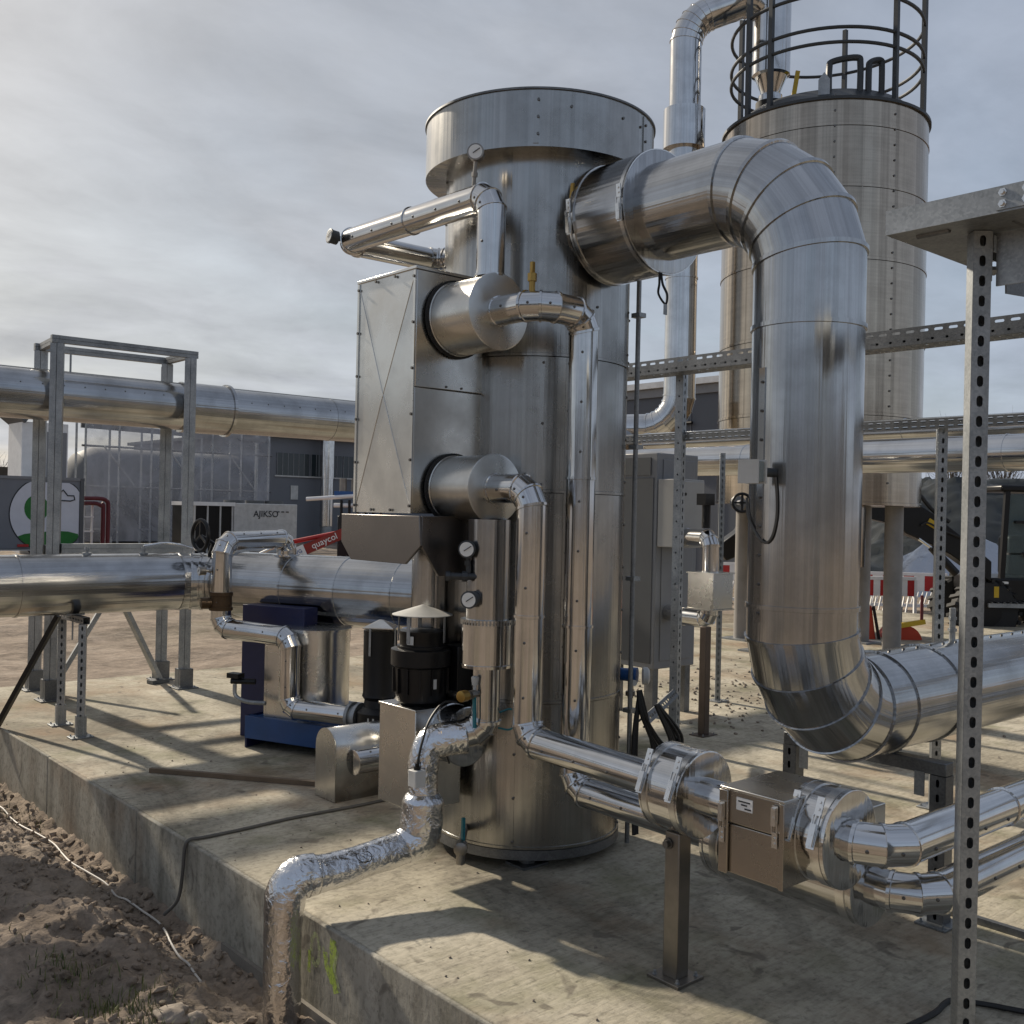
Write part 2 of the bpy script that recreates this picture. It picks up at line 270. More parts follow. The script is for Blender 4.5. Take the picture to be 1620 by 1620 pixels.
# ------------------------------------------------------------------ mesh helpers
V = Vector
ROOTM = {}
def perp(d):
    d = d.normalized(); h = V((0, 0, 1)) if abs(d.z) < .9 else V((1, 0, 0))
    u = h.cross(d).normalized(); return u, d.cross(u)
class MB:
    def __init__(s): s.v = []; s.f = []; s.uv = []
    def face(s, idx, uvs=None): s.f.append(tuple(idx)); s.uv.append(uvs)
    def add(s, pts): i = len(s.v); s.v += [V(p) for p in pts]; return i
    def box(s, a, b, M=None, bev=0):
        x0, y0, z0 = a; x1, y1, z1 = b
        p = [V(q) for q in ((x0, y0, z0), (x1, y0, z0), (x1, y1, z0), (x0, y1, z0), (x0, y0, z1), (x1, y0, z1), (x1, y1, z1), (x0, y1, z1))]
        if M: p = [M @ q for q in p]
        i = s.add(p)
        for q in ((3, 2, 1, 0), (4, 5, 6, 7), (0, 1, 5, 4), (1, 2, 6, 5), (2, 3, 7, 6), (3, 0, 4, 7)): s.face([i+k for k in q])
        return s
    def quad(s, *p): i = s.add(p); s.face(range(i, i+len(p))); return s
    def rings(s, rs, closed=True, cap0=False, cap1=False, us=None, vs=None):
        n = len(rs[0]); st = [s.add(r) for r in rs]
        for k in range(len(rs)-1):
            for j in range(n if closed else n-1):
                j2 = (j+1) % n
                u0, u1 = (us[j], us[j+1]) if us else (j/n, (j+1)/n)
                v0, v1 = (vs[k], vs[k+1]) if vs else (k, k+1)
                s.face((st[k]+j, st[k]+j2, st[k+1]+j2, st[k+1]+j), ((u0, v0), (u1, v0), (u1, v1), (u0, v1)))
        for c_, k, rev in ((cap0, 0, True), (cap1, -1, False)):
            if c_:
                R_ = [V(q) for q in rs[k]]; ce = sum(R_, V())/n; a = R_[0]-ce
                a = a.normalized() if a.length > 1e-9 else V((1, 0, 0)); b = (R_[n//4]-ce); b = (b-a*b.dot(a)); b = b.normalized() if b.length > 1e-9 else V((0, 1, 0))
                ids = list(range(n)); ids = ids[::-1] if rev else ids
                s.face([st[k]+j for j in ids], [((R_[j]-ce).dot(a), (R_[j]-ce).dot(b)) for j in ids])
        return s
    def lathe(s, o, d, prof, n=48, cap0=True, cap1=True, a0=0, a1=None):
        """prof: list of (distance along d, radius)"""
        o = V(o); d = V(d).normalized(); u, w = perp(d)
        full = a1 is None; a1 = 2*math.pi if full else a1
        m = n if full else n+1
        an = [a0+(a1-a0)*j/n for j in range(n+1)]
        rs = [[o+d*t+(u*math.cos(a)+w*math.sin(a))*r for a in an[:m]] for t, r in prof]
        rm = max(r for t, r in prof)
        L = [0]
        for (t0, r0), (t1, r1) in zip(prof, prof[1:]): L.append(L[-1]+math.hypot(t1-t0, r1-r0))
        return s.rings(rs, full, cap0 and full, cap1 and full, [a*rm for a in an], L)
    def cyl(s, p0, p1, r0, r1=None, n=16, cap=True):
        p0 = V(p0); p1 = V(p1); return s.lathe(p0, p1-p0, [(0, r0), ((p1-p0).length, r0 if r1 is None else r1)], n, cap, cap)
    def bar(s, p0, p1, w, h, up=(0, 0, 1)):
        p0 = V(p0); p1 = V(p1); d = p1-p0; L = d.length; d.normalize()
        up = V(up); sd = d.cross(up)
        if sd.length < 1e-4: sd = d.cross(V((1, 0, 0)))
        sd.normalize(); up = sd.cross(d)
        M = Matrix(((d.x, sd.x, up.x, p0.x), (d.y, sd.y, up.y, p0.y), (d.z, sd.z, up.z, p0.z), (0, 0, 0, 1)))
        return s.box((0, -w/2, -h/2), (L, w/2, h/2), M)
    def tube(s, pts, r, n=8, cap=True):
        pts = [V(p) for p in pts]; rs = []; u = None; L = [0]
        for k, p in enumerate(pts):
            d = (pts[min(k+1, len(pts)-1)]-pts[max(k-1, 0)]).normalized()
            if u is None: u, w = perp(d)
            else:
                u = (u-d*u.dot(d)).normalized(); w = d.cross(u)
            rr = r[k] if isinstance(r, (list, tuple)) else r
            rs.append([p+(u*math.cos(2*math.pi*j/n)+w*math.sin(2*math.pi*j/n))*rr for j in range(n)])
            if k: L.append(L[-1]+(p-pts[k-1]).length)
        r0 = r if not isinstance(r, (list, tuple)) else r[0]
        return s.rings(rs, True, cap, cap, [2*math.pi*r0*j/n for j in range(n+1)], L)
    def torus(s, c, d, Rr, r, n=32, m=8):
        c = V(c); u, w = perp(V(d)); d = V(d).normalized(); rs = []
        for j in range(n+1):
            a = 2*math.pi*j/n; e = u*math.cos(a)+w*math.sin(a)
            rs.append([c+e*Rr+(e*math.cos(2*math.pi*k/m)+d*math.sin(2*math.pi*k/m))*r for k in range(m)])
        return s.rings(rs)
    def prism(s, poly, ex):
        """closed polygon (3D points) pushed along ex"""
        ex = V(ex); a = [V(p) for p in poly]; n = len(a)
        i = s.add(a); j = s.add([p+ex for p in a])
        s.face([i+k for k in range(n)][::-1]); s.face([j+k for k in range(n)])
        for k in range(n): s.face((i+k, i+(k+1) % n, j+(k+1) % n, j+k))
        return s
    def build(s, name, mat, parent=None, local=False, sharp=32, smooth=True, bevel=0, solid=0):
        M = ROOTM.get(parent.name) if parent else None
        vs = s.v
        if M is not None and not local:
            Mi = M.inverted(); vs = [Mi @ q for q in vs]
        me = bpy.data.meshes.new(name); me.from_pydata([tuple(q) for q in vs], [], s.f)
        if any(s.uv):
            ul = me.uv_layers.new(name='UVMap').data; k = 0
            for f, q in zip(s.f, s.uv):
                for j in range(len(f)):
                    if q: ul[k].uv = q[j]
                    k += 1
        me.materials.append(MATS[mat])
        bm = bmesh.new(); bm.from_mesh(me); bmesh.ops.recalc_face_normals(bm, faces=bm.faces); bm.to_mesh(me); bm.free()
        if smooth:
            me.polygons.foreach_set('use_smooth', [True]*len(me.polygons)); me.set_sharp_from_angle(angle=R(sharp))
        o = bpy.data.objects.new(name, me); COL.objects.link(o)
        if parent: o.parent = parent; ROOTM[o.name] = M if M is not None else Matrix()
        else: ROOTM[o.name] = Matrix()
        if solid:
            md = o.modifiers.new('thick', 'SOLIDIFY'); md.thickness = solid; md.offset = 0
        if bevel:
            md = o.modifiers.new('bevel', 'BEVEL'); md.width = bevel; md.segments = 2; md.limit_method = 'ANGLE'
        return o
def tag(o, label=None, cat=None, group=None, kind=None):
    if label: o['label'] = label
    if cat: o['category'] = cat
    if group: o['group'] = group
    if kind: o['kind'] = kind
    return o
def thing(name, label, cat, loc=(0, 0, 0), rz=0, group=None):
    o = bpy.data.objects.new(name, None); COL.objects.link(o); o.empty_display_size = .1
    o.location = loc; o.rotation_euler = (0, 0, rz)
    ROOTM[o.name] = Matrix.Translation(V(loc)) @ Matrix.Rotation(rz, 4, 'Z')
    return tag(o, label, cat, group)
def text(name, body, size, M, mat, parent, bold=False):
    cu = bpy.data.curves.new(name, 'FONT'); cu.body = body; cu.size = size; cu.extrude = .002; cu.offset = .004*size if bold else 0
    cu.align_x = 'CENTER'; cu.align_y = 'CENTER'; cu.resolution_u = 3
    t = bpy.data.objects.new(name, cu); COL.objects.link(t)
    dg = bpy.context.evaluated_depsgraph_get(); me = bpy.data.meshes.new_from_object(t.evaluated_get(dg))
    bpy.data.objects.remove(t); me.name = name
    me.transform(ROOTM[parent.name].inverted() @ M); me.materials.clear(); me.materials.append(MATS[mat])
    o = bpy.data.objects.new(name, me); COL.objects.link(o); o.parent = parent; ROOTM[o.name] = ROOTM[parent.name]
    return o
def frame(o, x, y):                                    # matrix with columns x, y, x cross y
    x = V(x).normalized(); y = V(y).normalized(); z = x.cross(y); o = V(o)
    return Matrix(((x.x, y.x, z.x, o.x), (x.y, y.y, z.y, o.y), (x.z, y.z, z.z, o.z), (0, 0, 0, 1)))

# ------------------------------------------------------------------ insulated pipes
def path(pts, br, seg):
    """corner points -> mitre points; a bend becomes seg cuts of a lobster-back elbow"""
    pts = [V(p) for p in pts]; out = [(pts[0], 'e')]
    for k in range(1, len(pts)-1):
        a = (pts[k-1]-pts[k]).normalized(); b = (pts[k+1]-pts[k]).normalized()
        th = math.pi-a.angle(b); r = br[k-1] if isinstance(br, (list, tuple)) else br
        t = r*math.tan(th/2); T0 = pts[k]+a*t; bis = (a+b).normalized(); c = pts[k]+bis*(r/math.cos(th/2))
        ax = (-a).cross(b).normalized(); e0 = T0-c; m = seg
        for i in range(m):
            q = Matrix.Rotation(th*(i+.5)/m, 3, ax) @ e0
            out.append((c+q/math.cos(th/(2*m)), 'b'))
    out.append((pts[-1], 'e'))
    return out
def pipe(parent, pts, r, br=.15, seg=4, mat='clad', sheet=1.0, n=36, lip=.0045, lw=.011, screw=None, caps=True, phase=.3, splits=()):
    nd = path(pts, br, seg)
    P = []
    for k in range(len(nd)-1):                          # split long straight runs into sheets
        p, q = nd[k][0], nd[k+1][0]; P.append(nd[k]); L = (q-p).length
        cut = sorted((c-p).dot((q-p).normalized()) for c in map(V, splits) if (c-p).cross((q-p).normalized()).length < .01 and .02 < (c-p).dot((q-p).normalized()) < L-.02)
        if cut:
            for c in cut: P.append((p+(q-p)*(c/L), 's'))
        elif sheet and L > sheet*1.3:
            c = max(1, int(L/sheet-phase)); 
            for i in range(c): P.append((p+(q-p)*((i+1)/(c+1)), 's'))
    P.append(nd[-1])
    d = [(P[k+1][0]-P[k][0]).normalized() for k in range(len(P)-1)]
    u, w = perp(d[0]); an = [2*math.pi*j/n for j in range(n)]; dist = 0; sc = MB(); ns = 0
    for k in range(len(P)-1):
        if k:
            q = d[k-1].rotation_difference(d[k]); u = q @ u; w = q @ w
        A, B = P[k][0], P[k+1][0]; L = (B-A).length
        nA = (d[k-1]+d[k]).normalized() if k else d[k]; nB = (d[k]+d[k+1]).normalized() if k < len(d)-1 else d[k]
        def ring(c, nrm, rr, off):
            o = []
            for a in an:
                e = (u*math.cos(a)+w*math.sin(a))*rr
                o.append(c+e-d[k]*(e.dot(nrm)/d[k].dot(nrm))+d[k]*off)
            return o
        m = MB(); el = P[k][1] == 'b' and P[k+1][1] == 'b'
        inner = min(1.0, L/ (6*lw))
        lw_ = lw*inner
        rs = [ring(A, nA, r, 0), ring(A, nA, r+lip, .001), ring(A, nA, r+lip, lw_), ring(A, nA, r, lw_+.0015), ring(B, nB, r, 0)]
        us = [2*math.pi*r*j/n for j in range(n+1)]
        m.rings(rs, True, caps and k == 0, caps and k == len(P)-2, us, [dist, dist, dist+lw_, dist+lw_, dist+L])
        m.build('elbow_segment' if el else 'pipe_section', mat, parent)
        if screw is not None:
            sd = V(screw); e = sd-d[k]*sd.dot(d[k])
            if e.length > .3:
                e.normalize(); c = max(1, int(L/.15))
                if L < .08: c = 1
                for i in range(c):
                    b0 = A+d[k]*(L*(i+.5)/c)+e*r
                    sc.lathe(b0-e*.002, e, [(0, .0055), (.004, .0055), (.006, .003)], 8); ns += 1
        dist += L
    if ns: tag(sc.build('screws', 'bolt', parent), kind='stuff')
    return P
def drum(parent, name, p0, p1, r, mat='clad', lip=.006, bands=()):
    p0 = V(p0); p1 = V(p1); L = (p1-p0).length; d = (p1-p0).normalized()
    m = MB().lathe(p0, d, [(0, r*.985), (.002, r+lip), (.012, r+lip), (.014, r), (L-.014, r), (L-.012, r+lip), (L-.002, r+lip), (L, r*.985)], 48)
    o = m.build(name, mat, parent)
    for b in bands:
        m = MB().lathe(p0+d*(b*L-.014), d, [(0, r), (0, r+.004), (.028, r+.004), (.028, r)], 48, False, False)
        m.build('strap', 'bright', parent)
    return o
def latch(parent, pos, nrm, tan, k=1.0):
    """over-centre toggle latch lying on a strap"""
    nrm = V(nrm).normalized(); tan = V(tan); tan = (tan-nrm*tan.dot(nrm)).normalized(); sd = nrm.cross(tan)
    M = Matrix(((sd.x, tan.x, nrm.x, pos[0]), (sd.y, tan.y, nrm.y, pos[1]), (sd.z, tan.z, nrm.z, pos[2]), (0, 0, 0, 1)))
    m = MB(); s = k
    m.box((-.011*s, .005*s, .002), (.011*s, .055*s, .007*s), M).box((-.008*s, -.006*s, .008*s), (.008*s, .05*s, .016*s), M)
    m.box((-.010*s, -.075*s, .002), (.010*s, -.028*s, .006*s), M)
    for x in (-.009, .009): m.box((x*s-.0015*s, -.03*s, .005*s), (x*s+.0015*s, .01*s, .010*s), M)
    for y in (.02, .045, -.045, -.062): m.lathe(M @ V((0, y*s, .004)), nrm, [(0, .004*s), (.013*s if y > 0 else .005*s, .004*s)], 8)
    return m.build('toggle_latch', 'bright', parent)
def gauge(name, label, pos, face, stem_to, parent=None, r=.032, mat='post_steel'):
    g = thing(name, label, 'gauge', pos); f = V(face).normalized(); pos = V(pos)
    MB().lathe(pos-f*.022, f, [(0, r*.8), (.003, r), (.034, r), (.036, r*1.08), (.044, r*1.08), (.045, r*.9)], 28).build('case', mat, g)
    MB().lathe(pos+f*.020, f, [(0, r*.9), (.004, r*.88)], 28).build('dial', 'gauge_glass', g)
    u, w = perp(f); MB().bar(pos+f*.0265-(u*.3+w*.2)*r, pos+f*.0265+(u*.6+w*.4)*r, .003, .002, f).build('pointer', 'print_black', g)
    s = V(stem_to); d = (s-pos).normalized(); MB().cyl(pos+d*r*.4, s, .008, n=10).lathe(pos+(s-pos)*.55, d, [(0, .013), (.018, .013)], 6).build('stem', mat, g)
    return g
def slotted(m, M, L, w, pitch, sl, sw, x, off=.5, holes=True):
    """a flat face at local x, spanning y in +-w/2 and z in 0..L, with long slots cut along z"""
    c = max(1, int(L/pitch)); p = L/c
    for k in range(c):
        a = k*p; mid = a+p*off; h0, h1 = mid-sl/2+sw/2, mid+sl/2-sw/2
        F = lambda pts: m.quad(*[M @ V((x, y, z)) for y, z in pts])
        F([(-w/2, a), (-sw/2, a), (-sw/2, a+p), (-w/2, a+p)]); F([(sw/2, a), (w/2, a), (w/2, a+p), (sw/2, a+p)])
        arc = [(math.cos(t)*sw/2, math.sin(t)*sw/2) for t in [math.pi*i/4 for i in range(5)]]
        F([(-sw/2, a+p)]+[(y, h1+z) for y, z in arc[::-1]]+[(sw/2, a+p)])
        F([(sw/2, a)]+[(y, h0-z) for y, z in arc]+[(-sw/2, a)])
def strut(parent, name, p0, p1, front, w=.041, h=.041, pitch=.05, sl=.03, sw=.013, back=True, sides=False, mat='galv'):
    """slotted strut: slotted web faces 'front', plain or slotted sides"""
    p0 = V(p0); p1 = V(p1); z = (p1-p0); L = z.length; z.normalize(); x = V(front); x = (x-z*x.dot(z)).normalized(); y = z.cross(x)
    M = Matrix(((x.x, y.x, z.x, p0.x), (x.y, y.y, z.y, p0.y), (x.z, y.z, z.z, p0.z), (0, 0, 0, 1)))
    m = MB(); slotted(m, M, L, w, pitch, sl, sw, h/2)
    if sides:
        for sg in (-1, 1):
            M2 = M @ Matrix.Rotation(sg*math.pi/2, 4, 'Z'); slotted(m, M2, L, h, pitch*2, .013, .012, w/2)
    else:
        for sg in (-1, 1): m.quad(*[M @ V(q) for q in ((-h/2, sg*w/2, 0), (h/2, sg*w/2, 0), (h/2, sg*w/2, L), (-h/2, sg*w/2, L))])
    if back: m.quad(*[M @ V(q) for q in ((-h/2, -w/2, 0), (-h/2, w/2, 0), (-h/2, w/2, L), (-h/2, -w/2, L))])
    else:
        for sg in (-1, 1): m.quad(*[M @ V(q) for q in ((-h/2, sg*w/2, 0), (-h/2, sg*(w/2-.01), 0), (-h/2, sg*(w/2-.01), L), (-h/2, sg*w/2, L))])
    return m.build(name, mat, parent, smooth=False, solid=.0024)
def bolts(parent, pts, r=.008, h=.012, mat='galv', d=(0, 0, 1)):
    for p in pts: MB().lathe(p, d, [(0, r*1.7), (.002, r*1.7), (.002, r), (h, r)], 6).build('bolt', mat, parent)
def base_plate(parent, c, sx, sy, t=.008, mat='galv', b=True):
    x, y = c[0], c[1]; z = c[2] if len(c) > 2 else .001
    MB().box((x-sx/2, y-sy/2, z), (x+sx/2, y+sy/2, z+t)).build('base_plate', mat, parent, bevel=.001)
    if b: bolts(parent, [(x+a*sx*.36, y+e*sy*.36, z+t) for a, e in ((-1, -1), (1, 1), (-1, 1), (1, -1))], .005, .012)
def arcpts(c, u, w, r, a0, a1, n): return [V(c)+V(u)*(r*math.cos(a0+(a1-a0)*k/n))+V(w)*(r*math.sin(a0+(a1-a0)*k/n)) for k in range(n+1)]
def spline(pts, n=8):
    P = [V(p) for p in pts]; P = [P[0]*2-P[1]]+P+[P[-1]*2-P[-2]]; o = []
    for k in range(1, len(P)-2):
        a, b, c, d = P[k-1:k+3]
        for i in range(n):
            t = i/n; o.append(.5*((2*b)+(c-a)*t+(2*a-5*b+4*c-d)*t*t+(3*b-a-3*c+d)*t**3))
    return o+[P[-2]]
#@@SETTING
# ------------------------------------------------------------------ setting: ground, slab
GZ = -.28
def hgt(x, y):
    h = GZ
    p = V((x, y, 0))
    if x < 2.3 and -3 < y < 12:                        # dug soil beside the slab
        t = 1.95-x
        h += -.10*math.exp(-((t-.10)/.16)**2) + .10*math.exp(-((t-.62)/.26)**2)*(.6+.6*noise.noise(p*1.1)) + .03*min(1, max(0, t-.9))
        h += .055*noise.fractal(p*3.2, 1.0, 2.0, 4)*min(1, max(.25, t*3))
        h += .028*noise.fractal(p*11+V((3, 1, 0)), .9, 2.0, 3)
        h += .012*noise.noise(p*38)
        if x > 1.9: h = min(h, -.2)
    elif y > 8.9 or x < 2.3:
        k = min(1, max(0, (y-8.9)/3)) if y > 8.9 else 1
        h += k*(.10*noise.fractal(p*.35, 1.0, 2.0, 4)+.05*noise.fractal(p*1.7, 1.0, 2.0, 3))*(1 if y < 60 else .4)
    return h
def grid_axis(spec):
    o = []
    for a, b, s in spec:
        n = max(1, round((b-a)/s)); o += [a+(b-a)*i/n for i in range(n)]
    return o+[spec[-1][1]]
xs = grid_axis([(-600, -60, 90), (-60, -8, 8), (-8, -1, .8), (-1, .6, .12), (.6, 2.0, .022), (2.0, 12, .30), (12, 40, .8), (40, 90, 5), (90, 700, 90)])
ys = grid_axis([(-600, -60, 90), (-60, -6, 8), (-6, 1.6, .6), (1.6, 2.6, .05), (2.6, 6.0, .022), (6.0, 9.0, .035), (9, 16, .22), (16, 46, .7), (46, 100, 6), (100, 800, 100)])
m = MB(); i0 = 0
m.v = [V((x, y, hgt(x, y) if abs(x) < 80 and -10 < y < 90 else GZ)) for y in ys for x in xs]
nx = len(xs)
for j in range(len(ys)-1):
    for i in range(nx-1):
        if xs[i] > 2.6 and xs[i+1] < 15 and ys[j] > -2 and ys[j+1] < 8.5: continue   # under the slab
        m.face((j*nx+i, j*nx+i+1, (j+1)*nx+i+1, (j+1)*nx+i))
ground = tag(m.build('ground', 'soil', sharp=180), kind='structure')

SX, SY = 1.95, 8.95
sl = MB().box((SX+.022, -4, -.62), (16.0, SY, 0)).build('concrete_slab', 'concrete', bevel=.006); tag(sl, kind='structure')
js = [-4, -2.0, -.6, .8, 2.2, 3.62, 4.985, 6.355, 7.72, SY]
for a, b in zip(js, js[1:]):
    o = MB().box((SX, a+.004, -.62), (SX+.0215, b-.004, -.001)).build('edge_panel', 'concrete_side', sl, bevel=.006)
# mortar line left where the slab meets its footing
MB().box((SX-.018, 2.0, -.60), (SX-.001, 4.0, -.315)).build('footing_edge', 'mortar', sl)
# sprayed letters on the slab edge
def ribbon(pts, w, x):
    m = MB(); pts = [V(p) for p in pts]; L = []; Rr = []
    for k, p in enumerate(pts):
        d = (pts[min(k+1, len(pts)-1)]-pts[max(k-1, 0)]).normalized(); s_ = d.cross(V((1, 0, 0))); ww = w*(.8+.4*rnd.random())
        L.append(p+s_*ww/2); Rr.append(p-s_*ww/2)
    for k in range(len(pts)-1): m.quad(L[k], L[k+1], Rr[k+1], Rr[k])
    return m
xx = SX-.0025
sp = thing('paint_marking', 'fluorescent yellow-green sprayed letters on the front edge of the slab', 'marking', (SX, 3.2, -.12))
ribbon([(xx, 3.27+.028*math.cos(a), -.105+.055*math.sin(a)) for a in [2*math.pi*i/20 for i in range(21)]], .020, xx).build('letter', 'spray_pale', sp, smooth=False)
ribbon([(xx, 3.15, -.03), (xx, 3.148, -.07), (xx, 3.147, -.12), (xx, 3.147, -.19)], .045, xx).build('letter', 'spray', sp, smooth=False)
ribbon([(xx-.001, 3.115, -.06), (xx-.001, 3.13, -.10), (xx-.001, 3.14, -.13), (xx-.001, 3.12, -.16), (xx-.001, 3.10, -.20)], .02, xx).build('letter', 'spray_pale', sp, smooth=False)
ribbon([(xx, 3.215, -.075), (xx, 3.205, -.12), (xx, 3.19, -.17), (xx, 3.18, -.10), (xx, 3.17, -.16)], .018, xx).build('letter', 'spray_pale', sp, smooth=False)
ribbon([(xx, 3.31, -.12), (xx, 3.312, -.2)], .02, xx).build('letter', 'spray', sp, smooth=False)
ribbon([(xx-.0012, 3.20, -.09), (xx-.0012, 3.185, -.14), (xx-.0012, 3.165, -.18), (xx-.0012, 3.16, -.12), (xx-.0012, 3.14, -.17), (xx-.0012, 3.12, -.21)], .03, xx).build('letter', 'spray', sp, smooth=False)

# clods, pebbles, grass
def blob(m, c, r, q=None, sub=1):
    bm = bmesh.new(); bmesh.ops.create_icosphere(bm, subdivisions=sub, radius=1)
    sx, sy, sz = r*(.7+.6*rnd.random()), r*(.7+.6*rnd.random()), r*(.5+.4*rnd.random()); of = V((rnd.random()*50, rnd.random()*50, 0))
    M = Matrix.Rotation(rnd.random()*6.3, 3, 'Z') @ Matrix.Rotation(rnd.random(), 3, 'X')
    bm.verts.index_update(); i = m.add([V(c)+M @ V((v.co.x*sx, v.co.y*sy, v.co.z*sz))*(1+.55*noise.noise(v.co*1.6+of)) for v in bm.verts])
    for f in bm.faces: m.face([i+v.index for v in f.verts])
    bm.free()
m = MB()
for k in range(3200):
    x = 1.93-abs(rnd.gauss(0, .5)); y = rnd.uniform(2.5, 8.8); r = rnd.choice((.003, .004, .005, .006, .008, .010, .014, .020))*(.7+.6*rnd.random())
    blob(m, (x, y, hgt(x, y)+r*.25), r)
tag(m.build('soil_clods', 'soil', smooth=False), 'loose clods and crumbs of brown soil beside the slab', 'soil', kind='stuff')
m = MB()
for k in range(420):
    a, b = rnd.gauss(0, 1), rnd.gauss(0, 1); x = 7.0+1.1*a; y = 5.4+.7*b
    if x < 5.6 or y > 8.6: continue
    r = rnd.uniform(.006, .017); blob(m, (x, y, r*.35), r)
for k in range(90):
    x = rnd.uniform(2.0, 2.8); y = rnd.uniform(2.1, 7.5); r = rnd.uniform(.002, .006); blob(m, (x, y, r*.4), r)
tag(m.build('pebbles', 'stone', sharp=60), 'crumbs of soil and small pebbles lying on the concrete slab', 'pebbles', kind='stuff')
m = MB()
for cx, cy, n_, sp_ in ((1.36, 3.50, 230, .11), (1.30, 3.98, 90, .08), (1.42, 3.62, 60, .1), (1.25, 3.75, 60, .12), (1.80, 6.4, 90, .2), (1.52, 3.25, 70, .08), (1.1, 4.5, 60, .2)):
    for k in range(n_):
        x, y = cx+rnd.gauss(0, sp_*.6), cy+rnd.gauss(0, sp_); z = hgt(x, y)-.005; h = rnd.uniform(.015, .055); a = rnd.random()*6.3; b = rnd.uniform(.1, .9)*h
        w = V((-math.sin(a), math.cos(a), 0))*.0022; d = V((math.cos(a), math.sin(a), 0)); p = V((x, y, z))
        i = m.add([p-w, p+w, p+d*b*.4+V((0, 0, h*.65))+w*.7, p+d*b*.4+V((0, 0, h*.65))-w*.7, p+d*b+V((0, 0, h))])
        m.face((i, i+1, i+2, i+3)); m.face((i+3, i+2, i+4))
tag(m.build('grass', 'grass', smooth=False), 'thin tufts of grass growing in the dug soil', 'grass', kind='stuff')
for nm, c, r, lb in (('stone', (1.47, 3.40), .05, 'rounded grey brown field stone beside the grass tuft'), ('stone', (1.53, 3.36), .04, 'smaller angular stone leaning on the rounded field stone'), ('stone', (1.62, 4.25), .03, 'small pale stone on the crest of the dug soil')):
    m = MB(); blob(m, (c[0], c[1], hgt(*c)+r*.35), r, sub=3); tag(m.build(nm, 'stone', sharp=80), lb, 'stone', 'stones in the soil')

# ------------------------------------------------------------------ the scrubber tower
TX, TY, TR = 3.176, 3.506, .42
t = thing('scrubber_tower', 'tall dull stainless steel tower with a wide overhanging cap ring', 'tower', (TX, TY, 0))
up = (0, 0, 1)
zs = [.088, .70, 1.585, 2.157, 3.02]
for k in range(4):
    a, b = zs[k], zs[k+1]; rr = TR+(.0015*k)
    pr_ = [(a, rr-.002), (a+.001, rr+.004), (a+.012, rr+.004), (a+.014, rr), (b-.002, rr)]
    MB().lathe((TX, TY, 0), up, pr_, 96, k == 0, k == 3).build('shell_section', 'tower_steel', t)
def on_tower(a, z, r=TR): return V((TX+r*math.cos(a), TY+r*math.sin(a), z))
ss = MB()
for k, (a_, z0, z1) in enumerate(((R(-113), .72, 2.15), (R(-56), .10, 3.0), (R(-95), 2.17, 2.98), (R(-128), 1.6, 2.15), (R(-48), 2.17, 2.98), (R(-140), .1, .69), (R(150), .1, 3.0))):
    e = V((math.cos(a_), math.sin(a_), 0)); w = V((-e.y, e.x, 0))
    o = MB().bar(on_tower(a_, z0, TR+.001), on_tower(a_, z1, TR+.001), .018, .007, e).build('seam_strip', 'tower_steel', t)
    c = int((z1-z0)/.19)
    for i in range(c+1): ss.lathe(on_tower(a_+.012, z0+.02+(z1-z0-.04)*i/max(1, c), TR+.003), e, [(0, .006), (.005, .006), (.007, .003)], 8)
CR = .519
MB().lathe((TX, TY, 0), up, [(3.0, TR-.02), (3.0, CR-.004), (3.0005, CR), (3.012, CR), (3.232, CR), (3.236, CR-.004)], 112, False, False).build('cap_ring', 'tower_steel', t)
MB().lathe((TX, TY, 0), up, [(3.232, CR-.004), (3.234, CR+.007), (3.242, CR+.007), (3.246, CR-.01), (3.30, .05), (3.30, .01)], 112, False, True).build('cap_lid', 'galv_dark', t)
for a_ in (R(-104-30), R(-72)):
    e = V((math.cos(a_), math.sin(a_), 0)); MB().bar(on_tower(a_, 3.012, CR+.001), on_tower(a_, 3.225, CR+.001), .022, .006, e).build('seam_strip', 'tower_steel', t)
    for z in (3.05, 3.12, 3.19): ss.lathe(on_tower(a_+.015, z, CR+.003), e, [(0, .006), (.006, .006)], 8)
for a_ in (R(-90), R(-76), R(-118)): ss.lathe(on_tower(a_, 3.17, CR), (math.cos(a_), math.sin(a_), 0), [(0, .006), (.005, .006)], 8)
tag(ss.build('screws', 'bolt', t), kind='stuff')
MB().lathe((TX, TY, 0), up, [(.045, TR-.05), (.046, TR+.006), (.086, TR+.006), (.0875, TR-.05)], 96).build('base_ring', 'galv_dark', t)
for a_ in (R(-130), R(-40), R(50), R(140)):
    p = on_tower(a_, 0, .33); f = MB().cyl((p.x, p.y, .012), (p.x, p.y, .046), .035, n=20).box((p.x-.07, p.y-.06, .001), (p.x+.07, p.y+.06, .011)).build('foot', 'galv_dark', t)

# box cabinet on the tower's left side, with its two stub pipes and drip skirt
bx0, bx1, by0, by1, bz0, bz1 = 2.42, 2.80, 3.395, 3.82, 1.487, 2.475
t = thing('heat_exchanger_box', 'upright sheet steel box with cross-creased front on the tower side', 'box', (2.61, 3.6, bz0))
c = V((bx0-.006, (by0+by1)/2, (bz0+bz1)/2))           # creased panel: a shallow pyramid
P = [V((bx0, by0, bz0)), V((bx0, by1, bz0)), V((bx0, by1, bz1)), V((bx0, by0, bz1))]
m = MB()
for k in range(4): m.quad(P[k], P[(k+1) % 4], c)
cp = m.build('creased_panel', 'sheet', t, sharp=.3)
for q in P: MB().tube([q.lerp(c, .04)+V((-.0005, 0, 0)), c+V((-.0005, 0, 0))], .0017, 6).build('crease_ridge', 'sheet', cp)
zm = 2.0
MB().box((bx0+.002, by0, bz0), (bx1, by1, zm-.002)).build('side_panel', 'sheet', t, bevel=.003)
MB().box((bx0+.002, by0-.003, zm), (bx1, by1, bz1-.002)).build('side_panel', 'sheet', t, bevel=.003)
